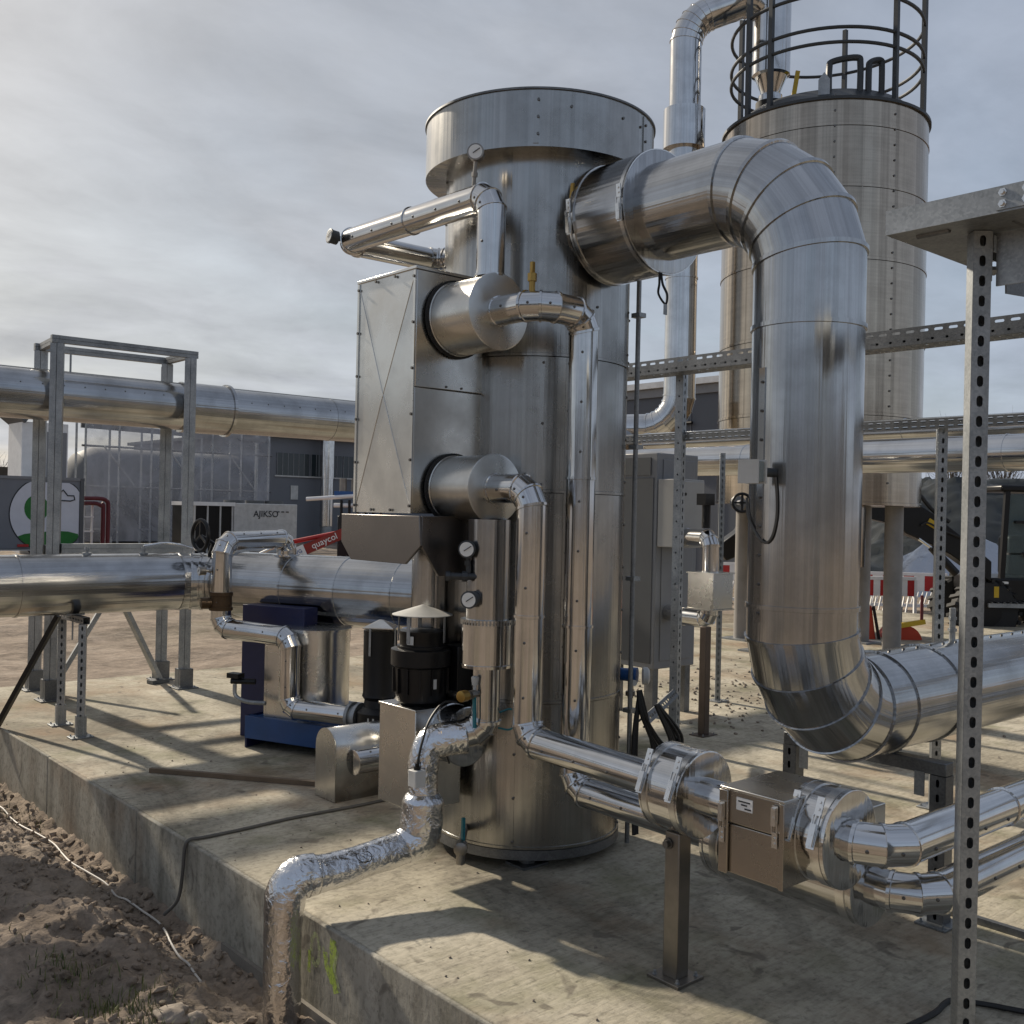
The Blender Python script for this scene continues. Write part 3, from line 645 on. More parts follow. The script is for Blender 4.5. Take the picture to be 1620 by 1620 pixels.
MB().box((bx0-.006, by0-.008, bz1-.001), (bx1, by1+.006, bz1+.012)).build('lid', 'sheet', t, bevel=.002)
for y_ in (by0-.001, by1-.012): MB().box((bx0-.005, y_, bz0), (bx0+.002, y_+.014, bz1-.004)).build('edge_strip', 'sheet', t)
ss = MB()
for i in range(6):
    z = bz0+.03+(bz1-bz0-.06)*i/5
    for y_ in (by0+.008, by1-.008): ss.lathe((bx0-.004, y_, z), (-1, 0, 0), [(0, .006), (.006, .006)], 8)
for i in range(1, 3):
    for z in (bz0+.012, bz1-.012): ss.lathe((bx0-.004, by0+(by1-by0)*i/3, z), (-1, 0, 0), [(0, .006), (.006, .006)], 8)
for x in (2.58, 2.66, 2.78): ss.lathe((x, by0-.002, 2.012), (0, -1, 0), [(0, .005), (.005, .005)], 8)
tag(ss.build('screws', 'bolt', t), kind='stuff')
# skirt with chamfered bottom
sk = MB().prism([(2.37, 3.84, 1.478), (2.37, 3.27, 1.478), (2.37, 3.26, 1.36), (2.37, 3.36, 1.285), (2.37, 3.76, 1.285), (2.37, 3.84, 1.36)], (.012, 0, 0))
sk.build('skirt_front', 'sheet_mirror_dark', t, bevel=.002)
MB().prism([(2.383, 3.27, 1.478), (2.80, 3.27, 1.478), (2.80, 3.27, 1.24), (2.47, 3.27, 1.24), (2.383, 3.265, 1.355)], (0, .012, 0)).build('skirt_side', 'sheet_mirror_dark', t, bevel=.002)
MB().box((2.39, 3.29, 1.44), (2.80, 3.83, 1.472)).build('skirt_floor', 'sheet_mirror_dark', t)
for z, r_, nm in ((2.292, .150, 'stub_drum'), (1.592, .135, 'stub_drum')):
    MB().lathe((2.62, by0-.012, z), (0, -1, 0), [(0, r_+.012), (.008, r_+.012)], 48).build('seal_ring', 'rubber', t)
    drum(t, nm, (2.62, by0-.018, z), (2.62, 3.11, z), r_, 'sheet', .003)

# upper line: from the top drum round to the right and down, then along the floor
t = thing('insulated_pipe', 'bright steel pipe dropping from upper box drum to the floor beside tower', 'pipe', (2.863, 2.878, .42))
pr1 = .0575
pipe(t, [(2.62, 3.112, 2.292), (2.62, 2.878, 2.292), (2.863, 2.878, 2.285), (2.863, 2.878, .42), (2.863, 1.45, .405), (6.4, 1.45, .405)], pr1, [.11, .085, .09, .13], 3, 'clad', .75, screw=(-.75, -.65, .05))
drum(t, 'insulation_drum', (2.863, 2.16, .415), (2.863, 1.60, .408), .122, 'clad', .004, (.1, .93))
# lower line
t = thing('insulated_pipe', 'bright steel pipe from lower box drum down to the strapped valve drum', 'pipe', (2.62, 2.893, .63))
pipe(t, [(2.62, 3.112, 1.592), (2.62, 2.893, 1.592), (2.62, 2.893, .640), (2.62, 1.43, .600), (6.4, 1.43, .600)], pr1, [.09, .09, .13], 3, 'clad', .62, screw=(-.85, -.5, -.1))
drum(t, 'valve_drum', (2.62, 2.205, .622), (2.62, 2.045, .618), .135, 'clad', .004, (.12, .86))
drum(t, 'valve_drum', (2.62, 1.67, .608), (2.62, 1.535, .605), .135, 'clad', .004, (.22, .78))
for y_, z_ in ((2.186, .622), (2.067, .618), (1.64, .608), (1.565, .605)):
    a = R(158); e = V((math.cos(a), 0, math.sin(a))); latch(t, V((2.62, y_, z_))+e*.139, e, V((-.5, 0, -1)), 1.1)
b = thing('valve_cover_box', 'brown reflecting steel cover box with latches and white label on the lower pipes', 'box', (2.7, 1.74, .475))
BX0, BY0, BY1 = 2.442, 1.635, 1.84
MB().box((BX0, BY0, .475), (2.72, BY1, .617)).build('lower_half', 'sheet_brown', b, bevel=.003)
MB().box((BX0-.003, BY0-.003, .620), (2.72, BY1+.003, .715)).build('upper_half', 'sheet_brown', b, bevel=.003)
MB().box((BX0-.008, BY0-.006, .714), (2.724, BY1+.006, .722)).build('top_flange', 'sheet', b, bevel=.002)
MB().box((BX0-.012, BY1-.025, .474), (BX0-.0035, BY1+.006, .713)).build('edge_flange', 'sheet_brown', b, bevel=.002)
MB().box((BX0-.008, BY0-.006, .474), (BX0-.0035, BY0+.010, .713)).build('edge_flange', 'sheet_brown', b, bevel=.002)
MB().box((2.726, BY0-.01, .49), (2.972, BY1+.01, .630)).build('rear_box', 'sheet', b, bevel=.003)
lb = MB().box((BX0-.0055, 1.735, .664), (BX0-.0035, 1.790, .700)).build('label_plate', 'white', b)
for y_, z_, w_ in ((1.763, .690, .04), (1.763, .681, .02), (1.750, .671, .022)): MB().box((BX0-.0065, y_-w_/2, z_-.002), (BX0-.0056, y_+w_/2, z_+.002)).build('print_line', 'print_black', lb)
latch(b, V((BX0-.005, BY0+.022, .655)), (-1, 0, 0), (0, 0, 1), .9); latch(b, V((BX0-.012, BY1-.008, .63)), (-1, 0, 0), (0, 0, 1), .9)
# support post under the valve drum
t = thing('support_post', 'square steel post on a bolted base plate carrying the valve drum', 'post', (2.62, 2.15, 0))
MB().box((2.592, 2.122, .009), (2.652, 2.182, .478)).build('post', 'post_steel', t, bevel=.004)
base_plate(t, (2.622, 2.152), .13, .13, .010, 'post_steel')
MB().lathe((2.592, 2.165, .44), (-1, 0, 0), [(0, .018), (.006, .018), (.006, .011), (.02, .011)], 16).build('bolt', 'bolt', t)

# loop of pipe above the box
t = thing('insulated_pipe', 'polished pipe loop high above the box, turning back into the tower', 'pipe', (2.62, 3.17, 2.44))
pipe(t, [(2.62, 3.17, 2.435), (2.62, 3.17, 2.765), (2.62, 4.256, 2.775), (3.176, 4.256, 2.78), (3.176, 3.90, 2.78)], .0575, [.085, .085, .09], 3, 'clad', .7, screw=(-.95, -.2, -.15))
gauge('pressure_gauge', 'round gauge standing on the elbow of the high pipe loop', (2.615, 3.27, 2.955), (-.75, -.65, 0), (2.62, 3.29, 2.82))
gauge('pressure_gauge', 'round gauge on the far left corner of the high pipe loop', (2.535, 4.235, 2.78), (-.95, .1, .1), (2.60, 4.24, 2.78), mat='anthracite')
v = thing('vent_valve', 'small brass vent valve on the upper bend beside the box', 'valve', (2.63, 2.93, 2.345))
MB().cyl((2.63, 2.93, 2.34), (2.63, 2.93, 2.39), .012, n=12).lathe((2.63, 2.93, 2.385), up, [(0, .018), (.03, .018)], 6).build('body', 'brass', v)
MB().box((2.622, 2.922, 2.415), (2.638, 2.938, 2.46)).build('cap', 'brass', v, bevel=.003)

# ------------------------------------------------------------------ the big duct to the right
t = thing('exhaust_duct', 'big segmented steel duct arching from tower down and off to right', 'duct', (3.176, 2.07, .8))
DR = .193
pipe(t, [(3.176, 3.12, 2.725), (3.176, 2.07, 2.725), (3.176, 2.07, .80), (10.5, 2.07, .80)], DR, [.36, .36], 5, 'clad_big', .9, n=64, lip=.0065, lw=.016, phase=.2, splits=((3.176, 2.07, 2.18), (3.176, 2.07, 1.20), (3.66, 2.07, .8), (4.02, 2.07, .8), (5.3, 2.07, .8), (6.5, 2.07, .8)))
drum(t, 'flange_cover', (3.176, 3.045, 2.725), (3.176, 2.745, 2.725), .246, 'clad_big', .004, (.03, .95))
MB().lathe((3.176, 3.14, 2.725), (0, -1, 0), [(0, .165), (.10, .165)], 40).build('neck', 'tower_steel', t)
for y_ in (3.04, 2.76):
    a = R(185); e = V((math.cos(a), 0, math.sin(a))); latch(t, V((3.176, y_, 2.725))+e*.25, e, (0, 0, -1), 1.1)
e = V((-.957, .29, 0)).normalized()
MB().bar(V((3.176, 2.07, 1.14))+e*(DR+.001), V((3.176, 2.07, 2.02))+e*(DR+.001), .032, .004, e).build('seam_strip', 'clad', t)
ss = MB()
for i in range(9): ss.lathe(V((3.176, 2.07, 1.17+.1*i))+e*(DR+.002)+V((-e.y, e.x, 0))*.004, e, [(0, .0058), (.006, .005)], 8)
for i in range(22): ss.lathe(V((3.75+.11*i, 2.07-.02, .80+DR-.001)), (0, 0, 1), [(0, .006), (.006, .005)], 8)
tag(ss.build('screws', 'bolt', t), kind='stuff')
MB().tube([(4.35, 2.09, .99), (4.35, 2.09, 1.13)], .013, 10).lathe((4.35, 2.09, 1.03), up, [(0, .02), (.012, .02)], 8).lathe((4.35, 2.09, 1.08), up, [(0, .018), (.012, .018)], 8).build('vent_stub', 'galv', t)
# sampling valve at the duct neck
v = thing('ball_valve', 'yellow handled ball valve at the neck of the big duct', 'valve', (3.02, 3.02, 2.73))
MB().cyl((3.02, 3.06, 2.735), (2.925, 3.06, 2.735), .012, n=12).lathe((2.965, 3.06, 2.735), (-1, 0, 0), [(0, .02), (.03, .02)], 8).build('body', 'post_steel', v)
MB().cyl((2.95, 3.06, 2.74), (2.95, 3.06, 2.775), .006).bar((2.95, 3.06, 2.77), (2.95, 3.05, 2.86), .016, .007, (1, 0, 0)).build('lever', 'brass', v)
c_ = thing('hanging_loop', 'black cable loop with a tag hanging below the duct flange cover', 'cable', (3.176, 2.75, 2.47))
MB().tube(spline([(3.15, 2.745, 2.478), (3.145, 2.74, 2.43), (3.13, 2.73, 2.385), (3.15, 2.71, 2.345), (3.165, 2.715, 2.385), (3.16, 2.735, 2.43), (3.16, 2.745, 2.477)]), .005, 6).build('loop', 'cable_black', c_)
MB().box((3.13, 2.70, 2.30), (3.15, 2.703, 2.342)).build('tag', 'galv', c_)
# inspection box with cable on the vertical duct
v = thing('sensor_box', 'clear plastic sensor box on a stub with looped grey cable on duct', 'sensor', (3.0, 2.13, 1.66))
e = V((-1, -.02, 0)).normalized(); o_ = V((2.94, 2.085, 1.655)); M = frame(o_, e, (-e.y, e.x, 0))
MB().box((.035, -.035, -.035), (.075, .035, .035), M).build('housing', 'clear_box', v, bevel=.004)
MB().box((.028, -.040, -.040), (.035, .040, .040), M).box((.075, -.040, -.040), (.081, .040, .040), M).build('flange', 'offwhite', v)
MB().cyl(V((3.176, 2.07, 1.655))+e*.18, o_+e*.03, .016, n=14).build('stub', 'anthracite', v)
pc = V((3.176, 2.07, 0))
def onp(a, z, r=DR+.006): return pc+V((math.cos(a)*r, math.sin(a)*r, z))
MB().tube(spline([onp(R(184), 1.64), onp(R(186), 1.57), onp(R(186), 1.50), onp(R(182), 1.44), onp(R(175), 1.415), onp(R(165), 1.43), onp(R(152), 1.47), onp(R(138), 1.51), onp(R(125), 1.57)], 6), .0045, 6).build('cable', 'cable_grey', v)
# frame below the duct elbow
t = thing('duct_support', 'dark steel goal-post frame under the lower bend of the big duct', 'support', (3.75, 2.07, 0))
for y_ in (1.83, 2.47):
    strut(t, 'leg', (3.75, y_, .009), (3.75, y_, .555), (-1, 0, 0), .06, .06, mat='galv_dark'); base_plate(t, (3.75, y_), .14, .12)
MB().box((3.72, 1.80, .556), (3.78, 2.50, .605)).build('cross_beam', 'galv_dark', t, bevel=.003)
MB().box((3.69, 2.02, .602), (3.81, 2.13, .612)).build('saddle', 'galv_dark', t)
for y_ in (1.90, 2.40): MB().box((3.716, y_-.02, .47), (3.72, y_+.02, .56)).build('bracket', 'galv', t)
#@@MORE
# ------------------------------------------------------------------ right: slotted posts, cable trays
t = thing('slotted_post', 'galvanised slotted post standing in front at the right edge', 'post', (2.6, 1.2, 0))
strut(t, 'channel', (2.605, 1.203, .009), (2.605, 1.203, 2.236), (-.70, -.71, 0), .043, .043, .0495, .029, .0155, mat='galv')
base_plate(t, (2.605, 1.203), .12, .10)
yd = V((-.71, .70, 0)); xd = V((-.70, -.71, 0))
for k in range(15):
    p = V((2.605, 1.203, .18+.1485*k))-yd*.0235; MB().lathe(p, -yd, [(0, .004), (.0008, .004)], 10).build('side_hole', 'rubber', t)
p = V((2.605, 1.203, 2.11))-yd*.0225
MB().bar(p, p+V((0, 0, .125)), .04, .006, -yd).lathe(p+V((0, 0, .03)), -yd, [(0, .012), (.018, .012)], 6).build('bracket', 'galv', t)
t = thing('cable_tray_end', 'galvanised sheet cable tray end on top of the front post', 'cable tray', (2.65, 1.2, 2.24))
tz = 2.238
m = MB(); m.box((2.468, .45, tz), (2.922, 1.382, tz+.003)); m.build('floor_sheet', 'galv_mid', t)
MB().box((2.466, .45, tz-.001), (2.4685, 1.384, tz+.062)).build('side_wall', 'galv', t)
MB().box((2.9225, .45, tz), (2.925, 1.384, tz+.062)).build('side_wall', 'galv', t)
MB().box((2.470, 1.3825, tz), (2.920, 1.385, tz+.062)).build('end_wall', 'galv', t)
MB().tube([(2.53, 1.245, tz-.0005), (2.53, 1.33, tz-.0005)], .008, 8).build('pressed_slot', 'galv_dark', t)
for y_ in (.98, 1.02, 1.06, 1.10): MB().bar((2.56, y_, tz-.001), (2.64, y_, tz-.001), .008, .002).build('pressed_slot', 'galv_dark', t)
MB().box((2.4625, 1.005, tz+.004), (2.4658, 1.10, tz+.058)).build('splice_plate', 'galv', t)
bolts(t, [(2.4625, 1.085, tz+.045), (2.4625, 1.03, tz+.02), (2.4625, 1.085, tz+.018), (2.4625, 1.03, tz+.045)], .006, .008, 'bright', (-1, 0, 0))
for a, b in ((2.452, 2.466),): MB().box((a, .45, tz+.010), (b, 1.000, tz+.014)).build('splice_plate', 'galv', t)
t = thing('cantilever_arm', 'galvanised channel arm running back from the front post below tray', 'bracket', (2.7, 1.2, 2.2))
MB().box((2.63, 1.178, 2.190), (3.9, 1.181, 2.232)).box((2.63, 1.219, 2.190), (3.9, 1.222, 2.232)).box((2.63, 1.181, 2.228), (3.9, 1.219, 2.231)).build('arm', 'galv', t)
MB().box((2.628, 1.10, 2.10), (2.634, 1.17, 2.234)).build('bracket_plate', 'galv', t)
MB().bar((2.66, 1.16, 2.13), (3.4, 1.16, 2.19), .004, .09).build('gusset', 'galv_dark', t)
# second row of posts with the long trays
def post(label, x, y, z1, w=.041, mat='galv', front=(-.75, -.66, 0), plate=True, sides=False):
    t = thing('slotted_post', label, 'post', (x, y, 0), group='slotted posts of the pipe rack')
    strut(t, 'channel', (x, y, .008), (x, y, z1), front, w, w, .05, .028, .0125, mat=mat, sides=sides)
    if plate: base_plate(t, (x, y), .15, .12)
    return t
post('galvanised slotted post right of the tower carrying the upper tray', 5.165, 4.294, 2.52, .052, 'galv', (.2, -1, 0), sides=True)
post('slotted post behind the small insulated box', 6.80, 5.205, 2.02)
post('slotted post in front of the excavator', 5.25, 2.60, 2.0, .045)
def ctray(label, x0, x1, z, y0, y1, h=.06):
    t = thing('cable_tray', label, 'cable tray', ((x0+x1)/2, y0, z), group='perforated cable trays')
    L = y1-y0
    M = Matrix(((0, 1, 0, (x0+x1)/2), (0, 0, 1, y0), (1, 0, 0, z), (0, 0, 0, 1)))   # local x up, y across, z along
    m = MB(); wd = (x1-x0)
    for k in range(2):
        Mk = M @ Matrix.Translation((0, -wd/4+wd/2*k, 0)); slotted(m, Mk, L, wd/2, .06, .036, .016, 0)
    m.build('tray_floor', 'galv_dark', t, smooth=False, solid=.002)
    for xw in (x0, x1):
        M2 = Matrix(((-1, 0, 0, xw), (0, 0, 1, y0), (0, 1, 0, z+h/2), (0, 0, 0, 1))); m = MB(); slotted(m, M2 @ Matrix.Translation((0, h/4, 0)), L, h/2, .075, .046, .014, 0); slotted(m, M2 @ Matrix.Translation((0, -h/4, 0)), L, h/2, .075, .046, .012, 0, .1)
        m.build('tray_wall', 'galv_dark', t, smooth=False, solid=.002)  # shade of the unlit side put into the darker zinc colour
    return t
ctray('perforated cable tray across the back at upper post height', 4.98, 5.13, 2.40, .2, 6.6, .09)
t = thing('rack_rail', 'slotted galvanised rail above the far twin pipes', 'rail', (5.2, 4, 2.0), group='rack rails')
strut(t, 'channel', (5.21, .2, 2.03), (5.21, 6.9, 2.03), (-.98, 0, -.18), .026, .041, .05, .032, .009, back=False); strut(t, 'channel', (5.212, .2, 2.002), (5.212, 6.9, 2.002), (-.98, 0, -.18), .026, .041, .05, .032, .009, back=False)
t = thing('power_cable', 'short black conduit curving off the end of the upper tray', 'cable', (5.1, 3.4, 2.45))
MB().tube(spline([(5.06, 3.62, 2.43), (5.05, 3.5, 2.50), (5.04, 3.4, 2.56), (5.04, 3.33, 2.56), (5.05, 3.31, 2.50)]), .018, 8).build('conduit', 'cable_black', t)
# far twin pipes
t = thing('insulated_pipe', 'larger far pipe crossing behind below the slotted rail', 'pipe', (7.2, 4, 2.0), group='far twin pipes')
pipe(t, [(7.2, 7.4, 1.985), (7.2, -1.2, 1.985)], .128, .2, 3, 'clad', 2.4)
t = thing('insulated_pipe', 'thinner far pipe with a bent end lying behind the larger one', 'pipe', (7.55, 4, 2.2), group='far twin pipes')
pipe(t, [(8.6, 6.8, 2.21), (7.55, 6.8, 2.21), (7.55, -1.2, 2.21)], .085, .17, 4, 'clad', 2.4)

# control cabinet, transmitter, conduit
t = thing('control_cabinet', 'tall grey control cabinet on short legs behind the tower', 'cabinet', (6.1, 5.2, 0))
MB().box((5.80, 5.03, .36), (6.27, 5.48, 1.965)).build('body', 'cabinet', t, bevel=.008)
MB().box((5.86, 5.022, .42), (6.22, 5.029, 1.92)).build('door', 'cabinet', t, bevel=.003)
MB().box((5.793, 5.06, .40), (5.799, 5.45, 1.78)).build('side_panel', 'cabinet_dark', t, bevel=.003)  # shade on this side put into a darker paint
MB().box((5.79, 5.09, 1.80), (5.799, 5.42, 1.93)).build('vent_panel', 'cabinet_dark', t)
for x, y in ((5.85, 5.08), (6.22, 5.08), (5.85, 5.43), (6.22, 5.43)): MB().box((x-.03, y-.03, .001), (x+.03, y+.03, .36)).build('leg', 'galv_dark', t)
t = thing('terminal_box', 'light grey terminal box mounted on the front of control cabinet', 'box', (6.1, 4.95, 1.25))
MB().box((5.80, 4.83, 1.27), (6.10, 5.0215, 1.77)).build('body', 'cabinet_pale', t, bevel=.006)
MB().box((5.815, 4.818, 1.285), (6.085, 4.8295, 1.755)).build('door', 'cabinet_pale', t, bevel=.004)
MB().lathe((5.86, 4.818, 1.66), (0, -1, 0), [(0, .012), (.01, .012)], 12).build('lock', 'black', t)
t = thing('conduit_pipe', 'thin steel conduit running up the right side of the tower', 'conduit', (3.50, 3.185, 0))
MB().tube([(3.495, 3.165, .01), (3.495, 3.165, 2.62)], .011, 10).build('tube', 'galv_mid', t)
for z in (.6, 1.2, 1.8, 2.4): MB().box((3.485, 3.15, z), (3.53, 3.20, z+.02)).build('clip', 'galv', t)
t = thing('pressure_transmitter', 'blue transmitter with a pale grey lid on the tower right side', 'sensor', (3.56, 3.19, .76))
MB().cyl((3.50, 3.28, .765), (3.545, 3.175, .765), .03, n=20).lathe((3.535, 3.20, .765), (.5, -.86, 0), [(0, .036), (.03, .036)], 24).build('body', 'instrument_blue', t)
MB().lathe((3.56, 3.15, .765), (.75, -.66, 0), [(0, .040), (.022, .040), (.03, .03)], 24).build('lid', 'offwhite', t)
MB().cyl((3.535, 3.20, .74), (3.535, 3.20, .66), .014, n=12).lathe((3.535, 3.20, .69), (0, 0, -1), [(0, .024), (.02, .024)], 6).build('stem', 'post_steel', t)
MB().lathe((3.52, 3.17, .735), (-.4, -.9, 0), [(0, .014), (.012, .014)], 14).build('plug', 'offwhite', t)
t = thing('cable_bundle', 'bundle of black cables hanging in loops under the blue transmitter', 'cable', (3.6, 3.15, .4))
base = V((3.545, 3.155, .70))
for k in range(10):
    a = rnd.uniform(-.04, .04); b = rnd.uniform(.02, .10)
    q = rnd.uniform(.8, 1.25); pts = [base+V((a*.3, 0, 0)), base+V((.02+a*.5, -.02, -.12*q)), base+V((.05+b*.6, -.04, -.28*q)), base+V((.10+b, -.07, -.36*q)), base+V((.13+b, -.07, -.26*q)), base+V((.07+b*.3, -.03, -.07))]
    if k > 6: pts = [base, base+V((-.01+a, -.01, -.2)), base+V((-.03+a, -.03, -.42)), base+V((-.05+a, -.06, -.632))]
    MB().tube(spline(pts, 6), .0075, 6).build('cable', 'cable_black', t)
t = thing('tray_arm', 'short dark slotted arm fixed low on the post beside the cable bundle', 'bracket', (5.1, 4.25, .36))
strut(t, 'channel', (4.2, 3.70, .385), (5.125, 4.268, .36), (.4, -.6, .6), .05, .04, .07, .045, .016, mat='galv_dark', back=False)

# small insulated box line on its brown post
t = thing('insulated_pipe', 'short pipe with a square insulated box on a brown post', 'pipe', (5.66, 4.45, 0))
MB().box((5.635, 4.42, .006), (5.69, 4.475, .745)).build('post', 'steel_brown', t, bevel=.003)
base_plate(t, (5.662, 4.447), .16, .12, .006, 'steel_brown')
pipe(t, [(5.90, 4.83, 1.35), (5.765, 4.50, 1.35), (5.765, 4.50, .78), (5.80, 4.75, .78), (5.95, 5.03, .78)], .060, [.075, .07, .05], 3, 'clad', .5)
MB().box((5.655, 4.385, .865), (5.875, 4.605, 1.105)).build('insulated_box', 'sheet', t, bevel=.002)
for z in (.855, 1.106): MB().box((5.645, 4.375, z), (5.885, 4.615, z+.009)).build('flange', 'sheet', t)
v = thing('gate_valve', 'small black handwheel valve hanging left of the big vertical duct', 'valve', (5.9, 4.4, 1.6))
MB().torus((5.79, 4.26, 1.60), (-.7, -.7, .1), .062, .010).bar((5.75, 4.30, 1.6), (5.83, 4.22, 1.6), .012, .012).bar((5.79, 4.26, 1.54), (5.79, 4.26, 1.66), .012, .012, (1, 0, 0)).build('handwheel', 'black', v)
MB().cyl((5.79, 4.26, 1.60), (5.90, 4.37, 1.60), .02).lathe((5.90, 4.37, 1.60), (.7, .7, 0), [(0, .05), (.09, .05)], 16).build('body', 'cabinet', v)
MB().box((5.70, 4.50, 1.58), (5.80, 4.58, 1.66)).cyl((5.76, 4.54, 1.58), (5.76, 4.54, 1.42), .03).build('actuator', 'black', v)

# ------------------------------------------------------------------ silo and exhaust stack behind
SCX, SCY, SR = 10.64, 6.78, 1.15
t = thing('storage_silo', 'tall brushed steel silo on legs with caged ladder top', 'silo', (SCX, SCY, -.28))
zz = [1.66, 2.62, 3.45, 4.28, 5.05, 5.70, 5.99]
SD = -.23
for k in range(len(zz)-1):
    a, b = zz[k], zz[k+1]
    MB().lathe((SCX, SCY, 0), up, [(a, SR-.005), (a+.002, SR+.008), (a+.03, SR+.008), (a+.034, SR), (b-.003, SR)], 96, k == 0, False).build('shell_section', 'silo_steel', t)
ss = MB()
for k in range(26):
    for a_ in (R(-108), R(-142)): ss.lathe((SCX+SR*math.cos(a_), SCY+SR*math.sin(a_), 1.9+k*.165), (math.cos(a_), math.sin(a_), 0), [(0, .012), (.01, .012)], 6)
tag(ss.build('screws', 'bolt', t), kind='stuff')
MB().lathe((SCX, SCY, 0), up, [(5.98, SR), (5.98, SR+.025), (6.01, SR+.025), (6.02, SR-.03), (6.18, SR-.22), (6.25, .3), (6.25, .02)], 72, False, True).build('roof', 'anthracite', t)
MB().lathe((SCX, SCY, 0), up, [(.95, .50), (.96, .56), (1.655, .56)], 48, True, False).build('outlet_drum', 'silo_steel', t)
for k, a_ in enumerate((R(-133+52), R(-133-52), R(-133+128), R(-133-128))):
    x, y = SCX+.92*math.cos(a_), SCY+.92*math.sin(a_)
    MB().cyl((x, y, 0.012), (x, y, 1.659), .10, n=24).build('leg', 'leg_grey', t); MB().box((x-.18, y-.18, .001), (x+.18, y+.18, .02)).build('leg_plate', 'galv', t)  # shade on the legs put into their darker grey paint
# cage above the roof
def cage(t):
    CRr = 1.08; T = [(6.95, 0), (7.40, 0)]
    for z in (6.62, 6.78, 7.15):
        MB().torus((SCX, SCY, z), up, CRr, .020, 64, 8).build('cage_hoop', 'anthracite', t)
    for a_ in (R(-133+28), R(-133-47), R(-133-65), R(-133+72), R(100), R(20)):
        x, y = SCX+CRr*math.cos(a_), SCY+CRr*math.sin(a_); MB().box((x-.025, y-.025, 5.95), (x+.025, y+.025, 7.7)).build('cage_upright', 'anthracite', t)
    for a0, a1 in ((-12, 8), (14, 24)):
        p = [V((SCX+.95*math.cos(R(-133+a)), SCY+.95*math.sin(R(-133+a)), 0)) for a in (a0, a1)]
        MB().tube(spline([p[0]+V((0, 0, 6.3+SD)), p[0]+V((0, 0, 6.62+SD)), p[0].lerp(p[1], .12)+V((0, 0, 6.70+SD)), p[0].lerp(p[1], .88)+V((0, 0, 6.74+SD)), p[1]+V((0, 0, 6.66+SD)), p[1]+V((0, 0, 6.3+SD))], 5), .035, 8).build('guard_rail', 'anthracite', t)
    for a in (-15,):
        x, y = SCX+1.02*math.cos(R(-133+a)), SCY+1.02*math.sin(R(-133+a)); e = V((math.cos(R(-133+a)), math.sin(R(-133+a)), 0)); w = V((-e.y, e.x, 0))
        MB().prism([V((x, y, 5.98))-w*.06, V((x, y, 5.98))+w*.06, V((x, y, 6.24))+w*.06, V((x, y, 6.32)), V((x, y, 6.24))-w*.06], e*.03).build('lifting_lug', 'galv', t)
    e = V((math.cos(R(-133)), math.sin(R(-133)), 0)); w = V((-e.y, e.x, 0))
cage(t)
# inlet nozzle and stack pipe into the silo top
t = thing('exhaust_stack', 'tall exhaust pipe rising behind the duct and bending over to the silo top', 'pipe', (9.4, 7.85, 2.3))
pipe(t, [(8.6, 9.6, 2.52), (9.41, 7.85, 2.52), (9.40, 7.86, 7.30), (10.16, 7.2, 7.70), (10.16, 7.2, 6.72)], .185, [.42, .42, .30], 6, 'clad', 1.6, lip=.008, lw=.02)
MB().lathe((9.40, 7.86, 5.80), up, [(0, .20), (0, .245), (.46, .245), (.46, .20)], 40).build('collar', 'clad', t)
MB().lathe((10.16, 7.2, 6.60+SD), up, [(0, .14), (.08, .14), (.10, .11), (.14, .12), (.30, .185), (.32, .22), (.36, .22), (1.2, .22), (1.2, .18)], 40).build('nozzle', 'clad', t)
MB().lathe((10.16, 7.2, 6.40+SD), up, [(0, .17), (.05, .17), (.05, .14), (.12, .14), (.12, .17), (.2, .17)], 32).build('butterfly_valve', 'rubber', t)
MB().bar((10.33, 7.03, 6.27), (10.38, 6.98, 6.75), .05, .03, (.7, .7, 0)).cyl((10.2, 7.15, 6.29), (10.36, 7.0, 6.33), .035).build('lever', 'yellow', t)
#@@LEFT
# ------------------------------------------------------------------ vertical pump line in front of the box, foil pipe
t = thing('insulated_pipe', 'short vertical pipe below the box skirt with toothed collar and gauges', 'pipe', (2.625, 3.15, .6))
pipe(t, [(2.628, 3.152, 1.47), (2.628, 3.152, .642), (2.53, 3.235, .60)], .0575, .075, 3, 'clad', 0)
MB().lathe((2.628, 3.152, 1.075), up, [(0, .058), (0, .086), (.395, .086), (.395, .06)], 44).build('upper_jacket', 'clad_big', t)
MB().lathe((2.628, 3.152, .885), up, [(0, .058), (0, .104), (.012, .106), (.014, .102), (.178, .102), (.18, .105), (.19, .105), (.19, .058)], 44).build('collar_jacket', 'clad', t)
m = MB()
for k in range(44):
    a = 2*math.pi*k/44; e = V((math.cos(a), math.sin(a), 0)); w = V((-e.y, e.x, 0)); p = V((2.628, 3.152, 1.055))+e*.1045
    m.bar(p, p+V((0, 0, .020)), .008, .002, e)
tag(m.build('crimp_teeth', 'seam', t, smooth=False), kind='stuff')
MB().lathe((2.628, 3.152, .66), up, [(0, .0585), (0, .066), (.012, .066), (.012, .0585)], 36).build('strap', 'bright', t)
t = thing('insulated_pipe', 'wide riser pipe close to the tower left of the gauges', 'pipe', (2.70, 3.63, .84))
drum(t, 'pipe_section', (2.715, 3.66, .835), (2.715, 3.66, 1.44), .078, 'clad_big', .004)
drum(t, 'pipe_section', (2.715, 3.66, .60), (2.715, 3.66, .833), .070, 'clad_big', .003)
gauge('pressure_gauge', 'dark upper gauge on the manifold below the box skirt', (2.525, 3.155, 1.352), (-.8, -.6, 0), (2.53, 3.16, 1.27), mat='anthracite')
v = thing('gauge_manifold', 'dark needle valve manifold below the upper gauge', 'valve', (2.50, 3.16, 1.245))
